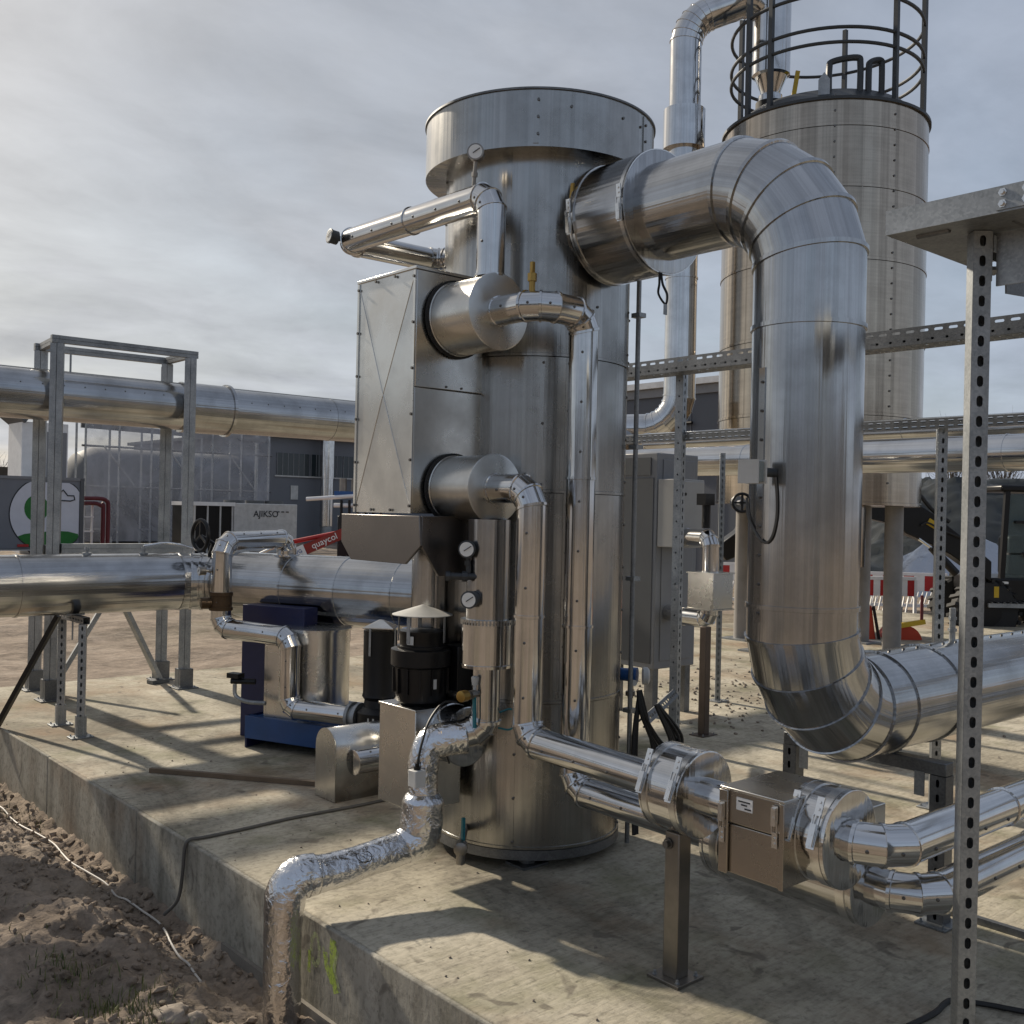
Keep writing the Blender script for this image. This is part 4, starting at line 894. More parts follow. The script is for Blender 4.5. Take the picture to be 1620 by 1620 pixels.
MB().cyl((2.475, 3.20, 1.245), (2.56, 3.13, 1.245), .014, n=12).lathe((2.475, 3.20, 1.245), (-.77, .63, 0), [(0, .02), (.018, .02)], 8).lathe((2.51, 3.17, 1.245), (.77, -.63, 0), [(0, .021), (.022, .021)], 8).build('body', 'anthracite', v)
MB().cyl((2.53, 3.155, 1.245), (2.53, 3.155, 1.285), .010, n=10).build('stem', 'anthracite', v)
gauge('pressure_gauge', 'lower gauge with pale dial on the vertical pump line', (2.52, 3.125, 1.157), (-.85, -.5, 0), (2.575, 3.14, 1.157), mat='anthracite')
v = thing('drain_valve', 'brass drain valve with teal lever near the foil pipe', 'valve', (2.55, 3.13, .785))
MB().cyl((2.60, 3.14, .785), (2.50, 3.12, .785), .011, n=10).lathe((2.555, 3.13, .785), (-1, -.2, 0), [(0, .018), (.03, .018)], 8).build('body', 'post_steel', v)
MB().lathe((2.505, 3.12, .785), (-1, -.2, 0), [(0, .022), (.035, .022), (.037, .015)], 10).build('cap', 'brass', v)
MB().bar((2.545, 3.12, .775), (2.545, 3.115, .655), .014, .008, (1, 0, 0)).build('lever', 'teal', v)
MB().cyl((2.555, 3.13, .79), (2.555, 3.13, .825), .007).lathe((2.555, 3.13, .82), up, [(0, .012), (.03, .016), (.035, .010)], 12).build('vent', 'offwhite', v)
t = thing('air_hose', 'thin teal hose arching from the vertical pump line', 'hose', (2.69, 3.11, .66))
MB().tube(spline([(2.67, 3.12, .70), (2.71, 3.09, .715), (2.735, 3.075, .68), (2.71, 3.09, .635), (2.67, 3.12, .64)]), .004, 6).build('hose', 'teal', t)

def foil_tube(m, pts, rad, n=26):
    pts = spline(pts, 9); k = len(pts); rs = []
    u = None
    for i, p in enumerate(pts):
        d = (pts[min(i+1, k-1)]-pts[max(i-1, 0)]).normalized()
        if u is None: u, w = perp(d)
        u = (u-d*u.dot(d)).normalized(); w = d.cross(u); q = i/(k-1)*(len(rad)-1); a = int(min(q, len(rad)-2)); r = rad[a]+(rad[a+1]-rad[a])*(q-a)
        ring = []
        for j in range(n):
            t_ = 2*math.pi*j/n; e = u*math.cos(t_)+w*math.sin(t_); x = p+e*r
            ring.append(x+e*(.006*noise.noise(x*9)+.0022*noise.noise(x*34)))
        rs.append(ring)
    m.rings(rs, True, True, True)
t = thing('foil_wrapped_pipe', 'pipe wrapped in crinkled aluminium foil running off the slab edge', 'pipe', (2.0, 3.35, 0))
m = MB(); foil_tube(m, [(2.575, 3.20, .605), (2.50, 3.245, .595), (2.44, 3.27, .575), (2.418, 3.272, .50), (2.415, 3.27, .42), (2.413, 3.268, .375)], [.066, .068, .062, .058, .058, .060]); m.build('upper_bend', 'foil', t, sharp=180)
m = MB(); foil_tube(m, [(2.414, 3.268, .39), (2.413, 3.268, .36), (2.412, 3.268, .27), (2.40, 3.27, .215), (2.33, 3.278, .188)], [.062, .083, .086, .080, .066]); m.build('sleeve', 'foil', t, sharp=180)
m = MB(); foil_tube(m, [(2.41, 3.27, .195), (2.30, 3.282, .183), (2.15, 3.30, .163), (2.02, 3.317, .150), (1.93, 3.328, .148)], [.060, .062, .063, .066, .075]); m.build('floor_run', 'foil', t, sharp=180)
m = MB(); foil_tube(m, [(1.97, 3.322, .150), (1.90, 3.332, .145), (1.865, 3.337, .105), (1.855, 3.338, .03), (1.853, 3.338, -.1), (1.853, 3.338, -.26), (1.853, 3.338, -.45)], [.074, .077, .074, .070, .068, .068, .066]); m.build('drop', 'foil', t, sharp=180)
# pen mark on the foil
MB().tube([V((2.13+.035*math.cos(a), 3.298-.058, .205+.022*math.sin(a)-.01*math.cos(a))) for a in [math.pi*(.9+1.5*i/12) for i in range(13)]], .0016, 5).tube([(2.14, 3.235, .215), (2.135, 3.232, .195), (2.12, 3.236, .212)], .0016, 5).build('pen_mark', 'print_black', t)
bx = thing('junction_box', 'small grey junction box strapped to the foil wrapped pipe', 'box', (2.36, 3.235, .47))
MB().box((2.325, 3.195, .435), (2.375, 3.245, .500)).build('body', 'offwhite', bx, bevel=.003)
MB().lathe((2.35, 3.22, .500), up, [(0, .014), (.012, .014), (.012, .009), (.025, .009)], 10).build('gland', 'black', bx)
MB().tube(spline([(2.35, 3.22, .52), (2.37, 3.22, .60), (2.42, 3.24, .68), (2.50, 3.26, .735), (2.56, 3.25, .735)]), .005, 6).build('cable', 'cable_black', bx)
v = thing('drain_valve', 'small drain cock with dark lever at the foot of the tower', 'valve', (2.60, 3.26, .13))
MB().cyl((2.77, 3.44, .15), (2.60, 3.25, .15), .015, n=12).lathe((2.60, 3.25, .15), (-.67, -.74, 0), [(0, .028), (.05, .028), (.055, .018)], 14).cyl((2.575, 3.222, .15), (2.575, 3.222, .09), .018, n=12).build('body', 'post_steel', v)
MB().box((2.594, 3.234, .165), (2.606, 3.246, .265)).build('lever', 'teal', v)

# ------------------------------------------------------------------ pump unit on the left of the tower
t = thing('pump_unit', 'black motor under a rain hat on a square steel cover box', 'pump', (2.6, 3.53, 0))
MB().box((2.475, 3.41, .268), (2.715, 3.67, .676)).build('cover_box', 'sheet', t, bevel=.003)
MB().box((2.470, 3.405, .673), (2.720, 3.675, .684)).build('cover_lid', 'sheet', t, bevel=.002)
MB().box((2.716, 3.48, .34), (2.80, 3.60, .62)).build('bracket', 'galv_dark', t)
mc = V((2.59, 3.535, 0))
MB().lathe(mc, up, [(.684, .085), (.70, .105), (.73, .11), (.84, .115), (.85, .13), (.915, .13), (.92, .105), (.93, .105)], 36).build('motor_body', 'black', t)
MB().lathe(mc, up, [(.93, .094), (.975, .094), (.982, .098), (.992, .098), (.994, .08)], 36).build('fan_cowl', 'black', t)
for k in range(14):
    a = 2*math.pi*k/14; e = V((math.cos(a), math.sin(a), 0)); MB().bar(mc+e*.112+V((0, 0, .735)), mc+e*.112+V((0, 0, .838)), .006, .02, e).build('cooling_fin', 'black', t)
MB().box((2.68, 3.40, .74), (2.77, 3.50, .93)).build('terminal_box', 'black', t, bevel=.004)
MB().lathe(mc, up, [(1.058, .128), (1.061, .128), (1.098, .012), (1.101, .004)], 40).build('rain_hat', 'offwhite', t)
for a in (R(200), R(300), R(60), R(130)):
    e = V((math.cos(a), math.sin(a), 0)); MB().bar(mc+e*.102+V((0, 0, .945)), mc+e*.102+V((0, 0, 1.061)), .016, .003, e).build('hat_strut', 'galv', t)
for a, z, w_, h_ in ((R(205), .94, .03, .035), (R(262), .76, .018, .04)):
    e = V((math.cos(a), math.sin(a), 0)); r_ = .100 if z > .9 else .119; MB().bar(mc+e*r_+V((0, 0, z)), mc+e*r_+V((0, 0, z+h_)), w_, .002, e).build('rating_plate', 'offwhite', t)
drum(t, 'inlet_drum', (2.655, 3.41, .575), (2.655, 3.295, .575), .118, 'clad', .004)
MB().tube(spline([(2.57, 3.30, .66), (2.53, 3.29, .62), (2.53, 3.29, .56), (2.56, 3.29, .48)]), .004, 6).build('band_cable', 'cable_black', t)
# arched hood behind
t = thing('pipe_hood', 'arched sheet metal hood standing on the slab left of pump unit', 'hood', (2.95, 4.6, 0))
yc, rr = 4.618, .098
pf = [(2.785, yc-rr, .004), (2.785, yc-rr, .27)]+[(2.785, yc-rr*math.cos(a), .27+rr*math.sin(a)) for a in [math.pi*i/14 for i in range(1, 14)]]+[(2.785, yc+rr, .27), (2.785, yc+rr, .004)]
MB().prism(pf, (.004, 0, 0)).build('front_plate', 'sheet', t)
a_ = [V(p)+V((.004, 0, 0))+V((0, (yc-p[1])*.03, -.003)) for p in pf]; m = MB().rings([a_, [p+V((.62, 0, 0)) for p in a_]], closed=False)
m.build('shell', 'sheet', t, solid=.003)
pipe(t, [(2.84, 4.44, .215), (3.5, 4.44, .215)], .06, .1, 3, 'clad', .4, screw=(-.2, -.5, .8))
MB().lathe((2.86, yc-rr, .24), (0, -1, 0), [(0, .007), (.006, .006)], 8).build('screw', 'bolt', t)

# ------------------------------------------------------------------ blue skid with vessel, pump and pipework
RZ = math.atan2(-.9242, .3818); SO = V((3.192, 6.98, 0)); MS = Matrix.Translation(SO) @ Matrix.Rotation(RZ, 4, 'Z')
def SK(x, y, z): return MS @ V((x, y, z))
t = thing('inlet_duct', 'horizontal steel duct on the left bending into a wider vessel on blue stand', 'duct', (2.2, 6.98, .97))
pipe(t, [(-4.5, 6.98, .965), SO+V((-.02, 0, .965)), SK(.62, 0, .955)], .197, .36, 5, 'clad_big', 1.05, n=56, lip=.006, lw=.014)
vr = .228
MB().lathe(SK(.30, 0, .955), SK(1, 0, 0)-SK(0, 0, 0), [(0, .19), (0, vr+.012), (.03, vr+.012), (.032, vr), (.53, vr)], 56, True, False).build('vessel_section', 'clad_big', t)
for a, b in ((.83, 1.27), (1.27, 1.70), (1.70, 1.92)):
    MB().lathe(SK(a, 0, .955), SK(1, 0, 0)-SK(0, 0, 0), [(0, vr), (0, vr+.004), (.010, vr+.004), (.012, vr), (b-a, vr)], 56, False, b > 1.9).build('vessel_section', 'clad_big', t)
MB().box((1.92, -.17, .76), (2.3, .17, 1.15), MS).build('transition_box', 'sheet', t)
pipe(t, [SK(2.2, 0, .955), SK(2.62, .0, .955), (3.5, 3.88, .955)], .17, .2, 3, 'clad_big', 0, n=40)
for x in (2.36, 2.74): MB().tube([(x, 6.98, 1.155), (x, 6.98, 1.215)], .012, 8).lathe((x, 6.98, 1.16), up, [(0, .03), (.012, .03)], 10).lathe((x, 6.98, 1.19), up, [(0, .02), (.012, .02)], 8).build('nipple', 'galv', t)
MB().tube(spline([(2.74, 6.98, 1.215), (2.9, 6.95, 1.235), (3.05, 6.9, 1.20), (3.1, 6.85, 1.165)]), .008, 6).build('impulse_line', 'bright', t)
t = thing('blue_skid', 'blue painted steel skid frame on the slab under the vessel', 'frame', SO, RZ)
def skb(name, a, b, mat, bev=.003): return MB().box(a, b, MS).build(name, mat, t, bevel=bev)
skb('base_rail', (.91, -.605, .06), (2.35, -.555, .20), 'blue'); skb('base_rail', (.91, .10, .06), (2.35, .15, .20), 'blue')
skb('end_plate', (.91, -.603, .001), (.925, .148, .20), 'dark_blue'); skb('end_plate', (2.335, -.603, .001), (2.35, .148, .20), 'dark_blue')
skb('deck', (.93, -.553, .17), (2.33, .098, .19), 'blue')
skb('column', (.66, -.36, .001), (1.16, -.22, .86), 'dark_blue'); skb('column', (1.93, -.42, .19), (2.02, -.22, .80), 'blue'); skb('cross_beam', (.66, -.22, .60), (1.16, .15, .70), 'dark_blue')
t = thing('feed_tank', 'rounded stainless cover with flat front standing on the blue skid', 'tank', SO, RZ)
pts = [(1.02, -.55)]+[(1.30+.17*math.sin(a), -.36-.19*math.cos(a)) for a in [math.pi*i/14 for i in range(15)]]+[(1.02, -.17)]
MB().prism([MS @ V((x, y, .19)) for x, y in pts], (0, 0, .55)).build('shell', 'sheet', t, sharp=40)
MB().prism([MS @ V((x+(x-1.2)*.04, y+(y+.36)*.04, .74)) for x, y in pts], (0, 0, .012)).build('lid', 'sheet', t, sharp=40)
MB().box((1.012, -.552, .19), (1.028, -.16, .745), MS).build('edge_flange', 'sheet', t)
t = thing('circulation_pump', 'black vertical pump motor with peaked cap on the blue skid', 'pump', SO, RZ)
pc_ = SK(1.90, -.60, 0)
MB().lathe(pc_, up, [(.19, .06), (.20, .12), (.24, .13), (.33, .13), (.36, .09), (.40, .085), (.42, .10), (.44, .095), (.80, .098), (.80, .09)], 32).build('motor', 'black', t)
MB().lathe(pc_, up, [(.815, .125), (.82, .125), (.86, .02), (.862, .005)], 4).build('cap', 'sheet', t)
for a in (R(200), R(290), R(20), R(110)):
    e = V((math.cos(a), math.sin(a), 0)); MB().bar(pc_+e*.102+V((0, 0, .66)), pc_+e*.102+V((0, 0, .82)), .014, .003, e).build('cap_strut', 'galv', t)
e = V((math.cos(R(215)), math.sin(R(215)), 0)); MB().bar(pc_+e*.128+V((0, 0, .27)), pc_+e*.128+V((0, 0, .31)), .04, .002, e).build('rating_plate', 'offwhite', t)
t = thing('insulated_pipe', 'polished pipe looping from the vessel top down to the black pump', 'pipe', SO, RZ)
pipe(t, [SK(.72, 0, 1.16), SK(.72, 0, 1.285), SK(.72, -.63, 1.275), SK(.72, -.63, .735), SK(1.27, -.63, .715), SK(1.27, -.63, .285), SK(1.78, -.62, .285)], .0625, [.09, .10, .09, .085, .085], 3, 'clad', .4, screw=(-.75, -.6, .3))
MB().lathe(SK(.72, 0, 1.165), up, [(0, .09), (.012, .09), (.014, .066), (.05, .066)], 28).build('flange', 'clad', t)
MB().lathe(SK(1.72, -.62, .285), SK(1, 0, 0)-SK(0, 0, 0), [(0, .064), (0, .085), (.02, .085), (.02, .07), (.05, .07), (.05, .085), (.07, .085)], 24).build('flange', 'galv', t)
v = thing('butterfly_valve', 'brown bronze valve in the vertical leg of the polished loop', 'valve', SK(.72, -.63, .85))
MB().lathe(SK(.72, -.63, .845), up, [(0, .072), (.02, .072), (.022, .066), (.09, .066), (.092, .072), (.115, .072)], 28).cyl(SK(.70, -.64, .89), SK(.64, -.72, .89), .036, n=16).build('body', 'bronze', v)
gauge('thermometer', 'small thermometer on the left of the polished loop', SK(.625, -.70, 1.09), SK(-.5, -1, 0)-SK(0, 0, 0), SK(.67, -.65, 1.09), r=.026)
v = thing('gate_valve', 'black spoked handwheel above the inlet duct bend', 'valve', (3.06, 6.80, 1.15))
wc = V((3.03, 6.72, 1.295)); 
m = MB().torus(wc, (1, .1, 0), .105, .014, 36, 8)
for k in range(3):
    a = R(90+120*k); m.bar(wc, wc+V((-.1*math.cos(a)*.1, math.cos(a), math.sin(a)))*.105, .016, .012, (1, 0, 0))
m.build('handwheel', 'black', v); MB().cyl(wc, wc+V((.12, .04, -.06)), .012, n=10).cyl(wc+V((.12, .04, -.06)), (3.16, 6.85, 1.13), .022, n=12).build('spindle', 'black', v)
t = thing('service_valve', 'small black valve with bent grey pipe on the skid corner', 'valve', SK(.9, -.66, .4))
MB().cyl(SK(.86, -.68, .42), SK(1.0, -.62, .42), .018, n=10).box((.84, -.70, .44), (.93, -.64, .47), MS).build('body', 'black', t)
MB().tube(spline([SK(.88, -.67, .40), SK(.89, -.67, .33), SK(.97, -.66, .30), SK(1.10, -.64, .30)]), .013, 8).build('pipe', 'galv', t)
# duct support and strut
t = thing('duct_support', 'pair of slotted legs with a cross bar under the left duct', 'support', (2.28, 6.98, 0))
for x, y in ((2.29, 7.213), (2.27, 6.755)):
    strut(t, 'leg', (x, y, .008), (x, y, .725), (-.42, -.9, 0), .045, .045, .05, .028, .0125); base_plate(t, (x, y), .14, .10); MB().box((x-.028, y-.028, .009), (x+.028, y+.028, .14)).build('foot_sleeve', 'galv', t)
strut(t, 'cross_bar', (2.28, 6.72, .748), (2.28, 7.25, .748), (-1, 0, 0), .042, .042, mat='galv_dark')
MB().box((2.22, 6.93, .765), (2.34, 7.03, .775)).lathe((2.28, 6.98, .60), up, [(0, .006), (.16, .006)], 8).build('saddle', 'galv', t)
t = thing('strut_brace', 'black diagonal strut leaning from the slab edge up to left duct', 'strut', (2.0, 7.3, 0))
MB().bar((2.20, 7.02, .758), (1.93, 7.36, .001), .035, .03).build('brace', 'black', t)

# ------------------------------------------------------------------ gantry with the upper duct
t = thing('pipe_gantry', 'galvanised portal frame on the slab carrying the upper left duct', 'gantry', (3.03, 8.4, 0))
def twin(name, p0, p1, ax, w=.10, mat='galv'):
    p0, p1 = V(p0), V(p1); ax = V(ax); m = MB()
    for s_ in (-1, 1): m.bar(p0+ax*(s_*w*.255), p1+ax*(s_*w*.255), w*.46, w*.8, ax.cross(p1-p0).normalized())
    return m.bar(p0, p1, w*.1, w*.5, ax.cross(p1-p0).normalized()).build(name, mat, t)
lax = V((.91, -.41, 0))
for x, y in ((2.51, 8.16), (3.55, 8.13), (2.55, 8.69), (3.56, 8.63)):
    twin('leg', (x, y, .01), (x, y, 2.705), lax, .095)
    MB().box((x-.055, y-.055, .009), (x+.055, y+.055, .16)).build('foot_sleeve', 'galv_dark', t); base_plate(t, (x, y), .18, .18, .009, 'galv_dark')
twin('beam', (2.46, 8.15, 2.735), (3.60, 8.12, 2.735), V((0, 0, 1)), .058, 'galv_mid'); twin('beam', (2.50, 8.70, 2.735), (3.60, 8.66, 2.735), V((0, 0, 1)), .058, 'galv_mid')
twin('beam', (2.51, 8.185, 2.735), (2.55, 8.67, 2.735), V((0, 0, 1)), .055, 'galv_mid'); twin('beam', (3.55, 8.155, 2.735), (3.56, 8.63, 2.735), V((0, 0, 1)), .055, 'galv_mid')
twin('rail', (2.56, 8.15, 1.15), (3.50, 8.13, 1.15), V((0, 0, 1)), .075); twin('rail', (2.60, 8.66, 1.12), (3.51, 8.585, 1.12), V((0, 0, 1)), .075)
MB().bar((3.10, 8.34, .72), (3.49, 8.47, .02), .05, .035).build('brace', 'galv', t); MB().bar((2.98, 8.34, .72), (2.60, 8.42, .02), .05, .035).build('brace', 'galv', t)
MB().prism([(3.40, 8.40, .002), (3.56, 8.44, .002), (3.52, 8.52, .002), (3.38, 8.48, .002)], (0, 0, .03)).build('brace_foot', 'galv_dark', t)
for x, y in ((2.62, 8.20), (3.46, 8.50)): MB().cyl((x, y, 2.66), (x, y, 2.50), .008, n=8).build('hanger_rod', 'galv', t)
t = thing('upper_duct', 'warm reflecting steel duct passing through the portal frame on left', 'duct', (3, 8.385, 2.3))
pipe(t, [(-5, 8.385, 2.325), (12.5, 8.385, 2.325)], .193, .3, 3, 'clad_big', 1.25, n=56, lip=.004, lw=.012, screw=(-.3, -.9, .35))
MB().lathe((3.57, 8.385, 2.325), (1, 0, 0), [(0, .194), (0, .212), (.40, .212), (.40, .226), (.425, .226), (.425, .194)], 56).build('flange_collar', 'clad_big', t)
MB().box((-5, 8.375, 2.518), (12.5, 8.395, 2.526)).build('lap_seam', 'seam', t)

# ------------------------------------------------------------------ small things on slab and soil
t = thing('timber_lath', 'thin brown timber lath lying on the slab', 'lath', (2.58, 5.27, 0)); MB().bar((2.286, 5.655, .014), (2.93, 4.80, .014), .03, .024).build('lath', 'wood', t)
t = thing('power_cable', 'dark cable across the slab and over its left edge', 'cable', (2.4, 4.39, 0))
pts = [(3.05, 4.40, .008), (2.8, 4.395, .008), (2.5, 4.405, .008), (2.2, 4.385, .008), (2.02, 4.38, .009), (1.955, 4.385, .008), (1.938, 4.39, -.03), (1.935, 4.40, -.14), (1.925, 4.42, -.26), (1.88, 4.46, -.33)]
MB().tube(spline(pts, 6), .008, 8).build('cable', 'cable_grey', t)
t = thing('earth_cable', 'pale white cable lying along the soil beside the slab', 'cable', (1.8, 5, GZ))
pts = []
cw = [(1.70, 6.85), (1.76, 6.55), (1.77, 6.2), (1.82, 5.8), (1.80, 5.45), (1.85, 5.1), (1.84, 4.8), (1.87, 4.5), (1.80, 4.2), (1.77, 3.95), (1.72, 3.72)]
for x, y, _z in spline([(a, b, 0) for a, b in cw], 2):
    x += .006*noise.noise(V((x*5, y*3, 0))); pts.append((x, y, max(hgt(x, y), hgt(x+.01, y), hgt(x-.01, y), hgt(x, y+.02), hgt(x, y-.02))+.008))
MB().tube(spline(pts, 8), .0048, 8).build('cable', 'cable_white', t)
t = thing('floor_rail', 'thin dark steel rail lying along the slab right of the tower', 'rail', (3.72, 2.2, 0)); MB().box((3.86, 1.0, .002), (3.885, 3.9, .026)).build('rail', 'galv_dark', t)
t = thing('black_hose', 'black hose curving on the slab at the bottom right corner', 'hose', (3.1, 1.45, 0))
MB().tube(spline([(2.9, 1.50, .011), (3.04, 1.49, .011), (3.13, 1.50, .011), (3.17, 1.49, .011), (3.22, 1.42, .011), (3.28, 1.30, .011), (3.4, 1.1, .011)], 6), .009, 8).build('hose', 'cable_black', t)
#@@FAR
# ------------------------------------------------------------------ far left: yard behind the field
up = (0, 0, 1)
t = thing('truck_trailer', 'grey box trailer with a round green and white tree emblem', 'trailer', (8.5, 34, GZ))
MB().box((3.0, 34.0, .02), (11.33, 36.5, 2.26)).build('body', 'container_grey', t, bevel=.03)
MB().box((2.95, 33.97, 2.20), (11.38, 36.53, 2.29)).build('top_rail', 'cabinet', t); MB().box((11.24, 33.96, .02), (11.36, 34.0, 2.28)).build('corner_post', 'cabinet_dark', t)
for x in (4.0, 5.2, 10.2): MB().lathe((x, 34.1, .22), (0, 1, 0), [(0, .42), (.02, .48), (.26, .48), (.28, .42)], 24).build('wheel', 'rubber', t)
for x in (9.55, 11.42): MB().box((x-.16, 33.94, .10), (x+.16, 33.99, .18)).build('marker_light', 'red', t)
MB().box((3.0, 33.98, -.02), (11.33, 36.4, .015)).build('chassis_rail', 'offwhite', t)
def flat(name, pts, y, mat): 
    return MB().prism([(x, y, z) for x, z in pts], (0, .003, 0)).build(name, mat, t, smooth=False)
cx, cz, rr = 10.32, 1.13, 1.16
def clipped(r, x1=11.22): 
    o = []
    for k in range(48):
        a = 2*math.pi*k/48; o.append((min(x1, cx+r*math.cos(a)), min(2.12, cz+r*math.sin(a))))
    return o
flat('emblem_rim', clipped(rr+.035), 33.993, 'print_black'); flat('emblem_disc', clipped(rr), 33.988, 'panel_white')
low = [(x, z) for x, z in clipped(rr) if z < .52]; low = sorted(low, key=lambda q: math.atan2(q[1]-cz, q[0]-cx)); 
flat('emblem_ground', low+[(11.2, .50), (10.9, .58), (10.5, .60), (10.0, .55), (9.6, .50)][0:5], 33.983, 'green')
flat('emblem_tree', [(9.93+.36*math.cos(a), 1.30+.42*math.sin(a)) for a in [2*math.pi*k/24 for k in range(24)]], 33.983, 'green'); flat('emblem_trunk', [(9.86, .5), (10.02, .5), (10.0, 1.0), (9.88, 1.0)], 33.978, 'green')
cl_ = [(10.36, 1.62), (10.42, 1.74), (10.6, 1.76), (10.72, 1.90), (10.86, 1.72), (11.05, 1.72), (11.08, 1.60), (10.95, 1.55), (10.7, 1.56), (10.45, 1.54), (10.36, 1.62)]
MB().tube([(x, 33.984, z) for x, z in cl_], .022, 6).build('emblem_cloud', 'print_black', t)
t = thing('white_tower', 'white sheet clad tower behind the trailer', 'tower', (10.2, 37, GZ))
MB().box((10.3, 37.0, GZ), (11.8, 38.6, 4.2)).build('shaft', 'white', t, bevel=.02); MB().box((11.1, 36.98, GZ), (11.75, 36.995, 3.9)).build('side_sheet', 'cabinet', t)
MB().prism([(9.85, 36.8, 4.55), (10.5, 36.8, 4.85), (12.1, 36.8, 4.75), (12.1, 36.8, 4.45), (10.6, 36.8, 4.5), (10.35, 36.8, 4.15)], (0, 1.9, 0)).build('hood', 'cabinet_dark', t)
t = thing('red_pipework', 'dark red pipe arch on a pale rack beside the trailer', 'pipework', (12.5, 36, GZ))
for dx in (0, .17): MB().tube(spline([(12.05, 36, 1.66-dx), (12.6-dx, 36, 1.66-dx), (12.80-dx, 36, 1.58-dx), (12.86-dx, 36, 1.35), (12.86-dx, 36, GZ)], 5), .07, 10).build('pipe', 'dark_red', t)
for x in (12.1, 12.4): MB().box((x-.03, 36.2, GZ), (x+.03, 36.26, 1.5)).build('rack_post', 'white', t)
for z in (.5, 1.0, 1.45): MB().box((12.07, 36.19, z), (12.45, 36.25, z+.05)).build('rack_rail', 'white', t)
t = thing('round_tank', 'dark round horizontal tank behind the sheeted scaffold', 'tank', (19.5, 48, GZ))
MB().lathe((15.2, 48.2, 1.85), (1, 0, 0), [(0, .3), (.15, 1.3), (.5, 1.9), (1.2, 2.2), (9.0, 2.2)], 40).build('shell', 'cabinet_dark', t)
for x in (16.8, 20, 23): MB().box((x-.2, 47.0, GZ), (x+.2, 49.4, .6)).build('saddle', 'offwhite', t)
t = thing('scaffold', 'tall scaffold hung with hazy translucent sheeting', 'scaffold', (19, 44, GZ))
for k in range(7):
    x = 14.75+1.4*k
    for y in (44.05, 45.2): MB().cyl((x, y, GZ), (x, y, 5.4), .05, n=8).build('standard', 'galv', t)
for z in (.4, 2.2, 3.9, 5.2): MB().cyl((14.6, 44.06, z), (23.3, 44.06, z), .045, n=8).build('ledger', 'galv_dark', t)
for x in (15.5, 18.3, 21.1): MB().cyl((x, 44.0, 3.9), (x+1.3, 44.0, 2.3), .035, n=8).build('brace', 'galv', t)
MB().bar((14.6, 44.2, 4.75), (23.3, 44.2, 4.6), .12, .22).build('deck_board', 'cabinet_dark', t)
for k in range(6):
    x = 14.75+1.4*k; m = MB(); nxx, nz = 8, 18
    m.v = [V((x+1.39*i/nxx, 43.9+.10*noise.noise(V((x+1.39*i/nxx, 0, -.1+5.1*j/nz))*.9), -.1+5.1*j/nz)) for j in range(nz+1) for i in range(nxx+1)]
    for j in range(nz):
        for i in range(nxx): q = j*(nxx+1)+i; m.face((q, q+1, q+nxx+2, q+nxx+1))
    m.build('sheet', 'film', t)
t = thing('grey_hall', 'long grey clad hall with a window band behind the scaffold', 'building', (32, 50, GZ))
MB().box((23.6, 46, GZ), (46, 62, 5.0)).build('wall', 'facade_light', t)
MB().box((23.2, 45.6, 5.0), (46.2, 62, 5.18)).build('roof_edge', 'anthracite', t)
MB().cyl((23.45, 45.9, GZ), (23.45, 45.9, 5.0), .07, n=10).build('downpipe', 'offwhite', t)
for k in range(8):
    x = 24.6+1.9*k; MB().box((x, 45.965, 3.1), (x+1.8, 45.985, 4.2)).build('window', 'window', t)
    for i in range(6): MB().box((x+.3*i, 45.95, 3.1), (x+.3*i+.03, 45.964, 4.2)).build('mullion', 'cabinet', t)
MB().box((24.5, 45.93, 3.02), (39.8, 45.999, 3.09)).build('sill', 'offwhite', t); MB().box((25.4, 45.95, 1.9), (25.8, 45.995, 2.6)).build('sign_plate', 'offwhite', t)
t = thing('vertical_duct', 'shiny vertical air duct in front of grey hall', 'duct', (26.9, 45, GZ))
drum(t, 'duct_section', (27.0, 45.2, 3.0), (27.0, 45.2, 5.3), .36, 'clad', .03); drum(t, 'duct_section', (27.0, 45.2, .6), (27.0, 45.2, 3.0), .33, 'clad', .03); MB().cyl((27.0, 45.2, GZ), (27.0, 45.2, .6), .30).build('base', 'galv', t)
t = thing('chiller_unit', 'low white chiller unit with dark grille on the yard', 'chiller', (18, 36, GZ))
MB().box((17.55, 36, GZ), (20.2, 38, 1.62)).build('housing', 'offwhite', t, bevel=.03); MB().box((16.0, 36.1, GZ), (17.54, 38, 1.5)).build('coil_bank', 'black', t)
for x in (16.02, 16.52, 17.02, 17.5): MB().box((x-.025, 36.04, GZ), (x+.025, 36.10, 1.5)).build('grille_post', 'offwhite', t)
MB().box((15.95, 36.0, 1.50), (17.58, 38, 1.64)).build('top_frame', 'white', t)
for x in (18.0, 18.9, 19.7): MB().lathe((x, 37, 1.62), up, [(0, .38), (.12, .38), (.12, .3)], 20).build('fan_ring', 'cabinet_dark', t)
text('lettering', 'AJIKSO', .34, frame((18.85, 35.985, 1.22), (1, 0, 0), (0, 0, 1)), 'print_black', t, True)
for i in range(3): MB().box((19.3+.2*i, 35.985, 1.30), (19.42+.2*i, 35.998, 1.34)).build('vent_slot', 'print_black', t)
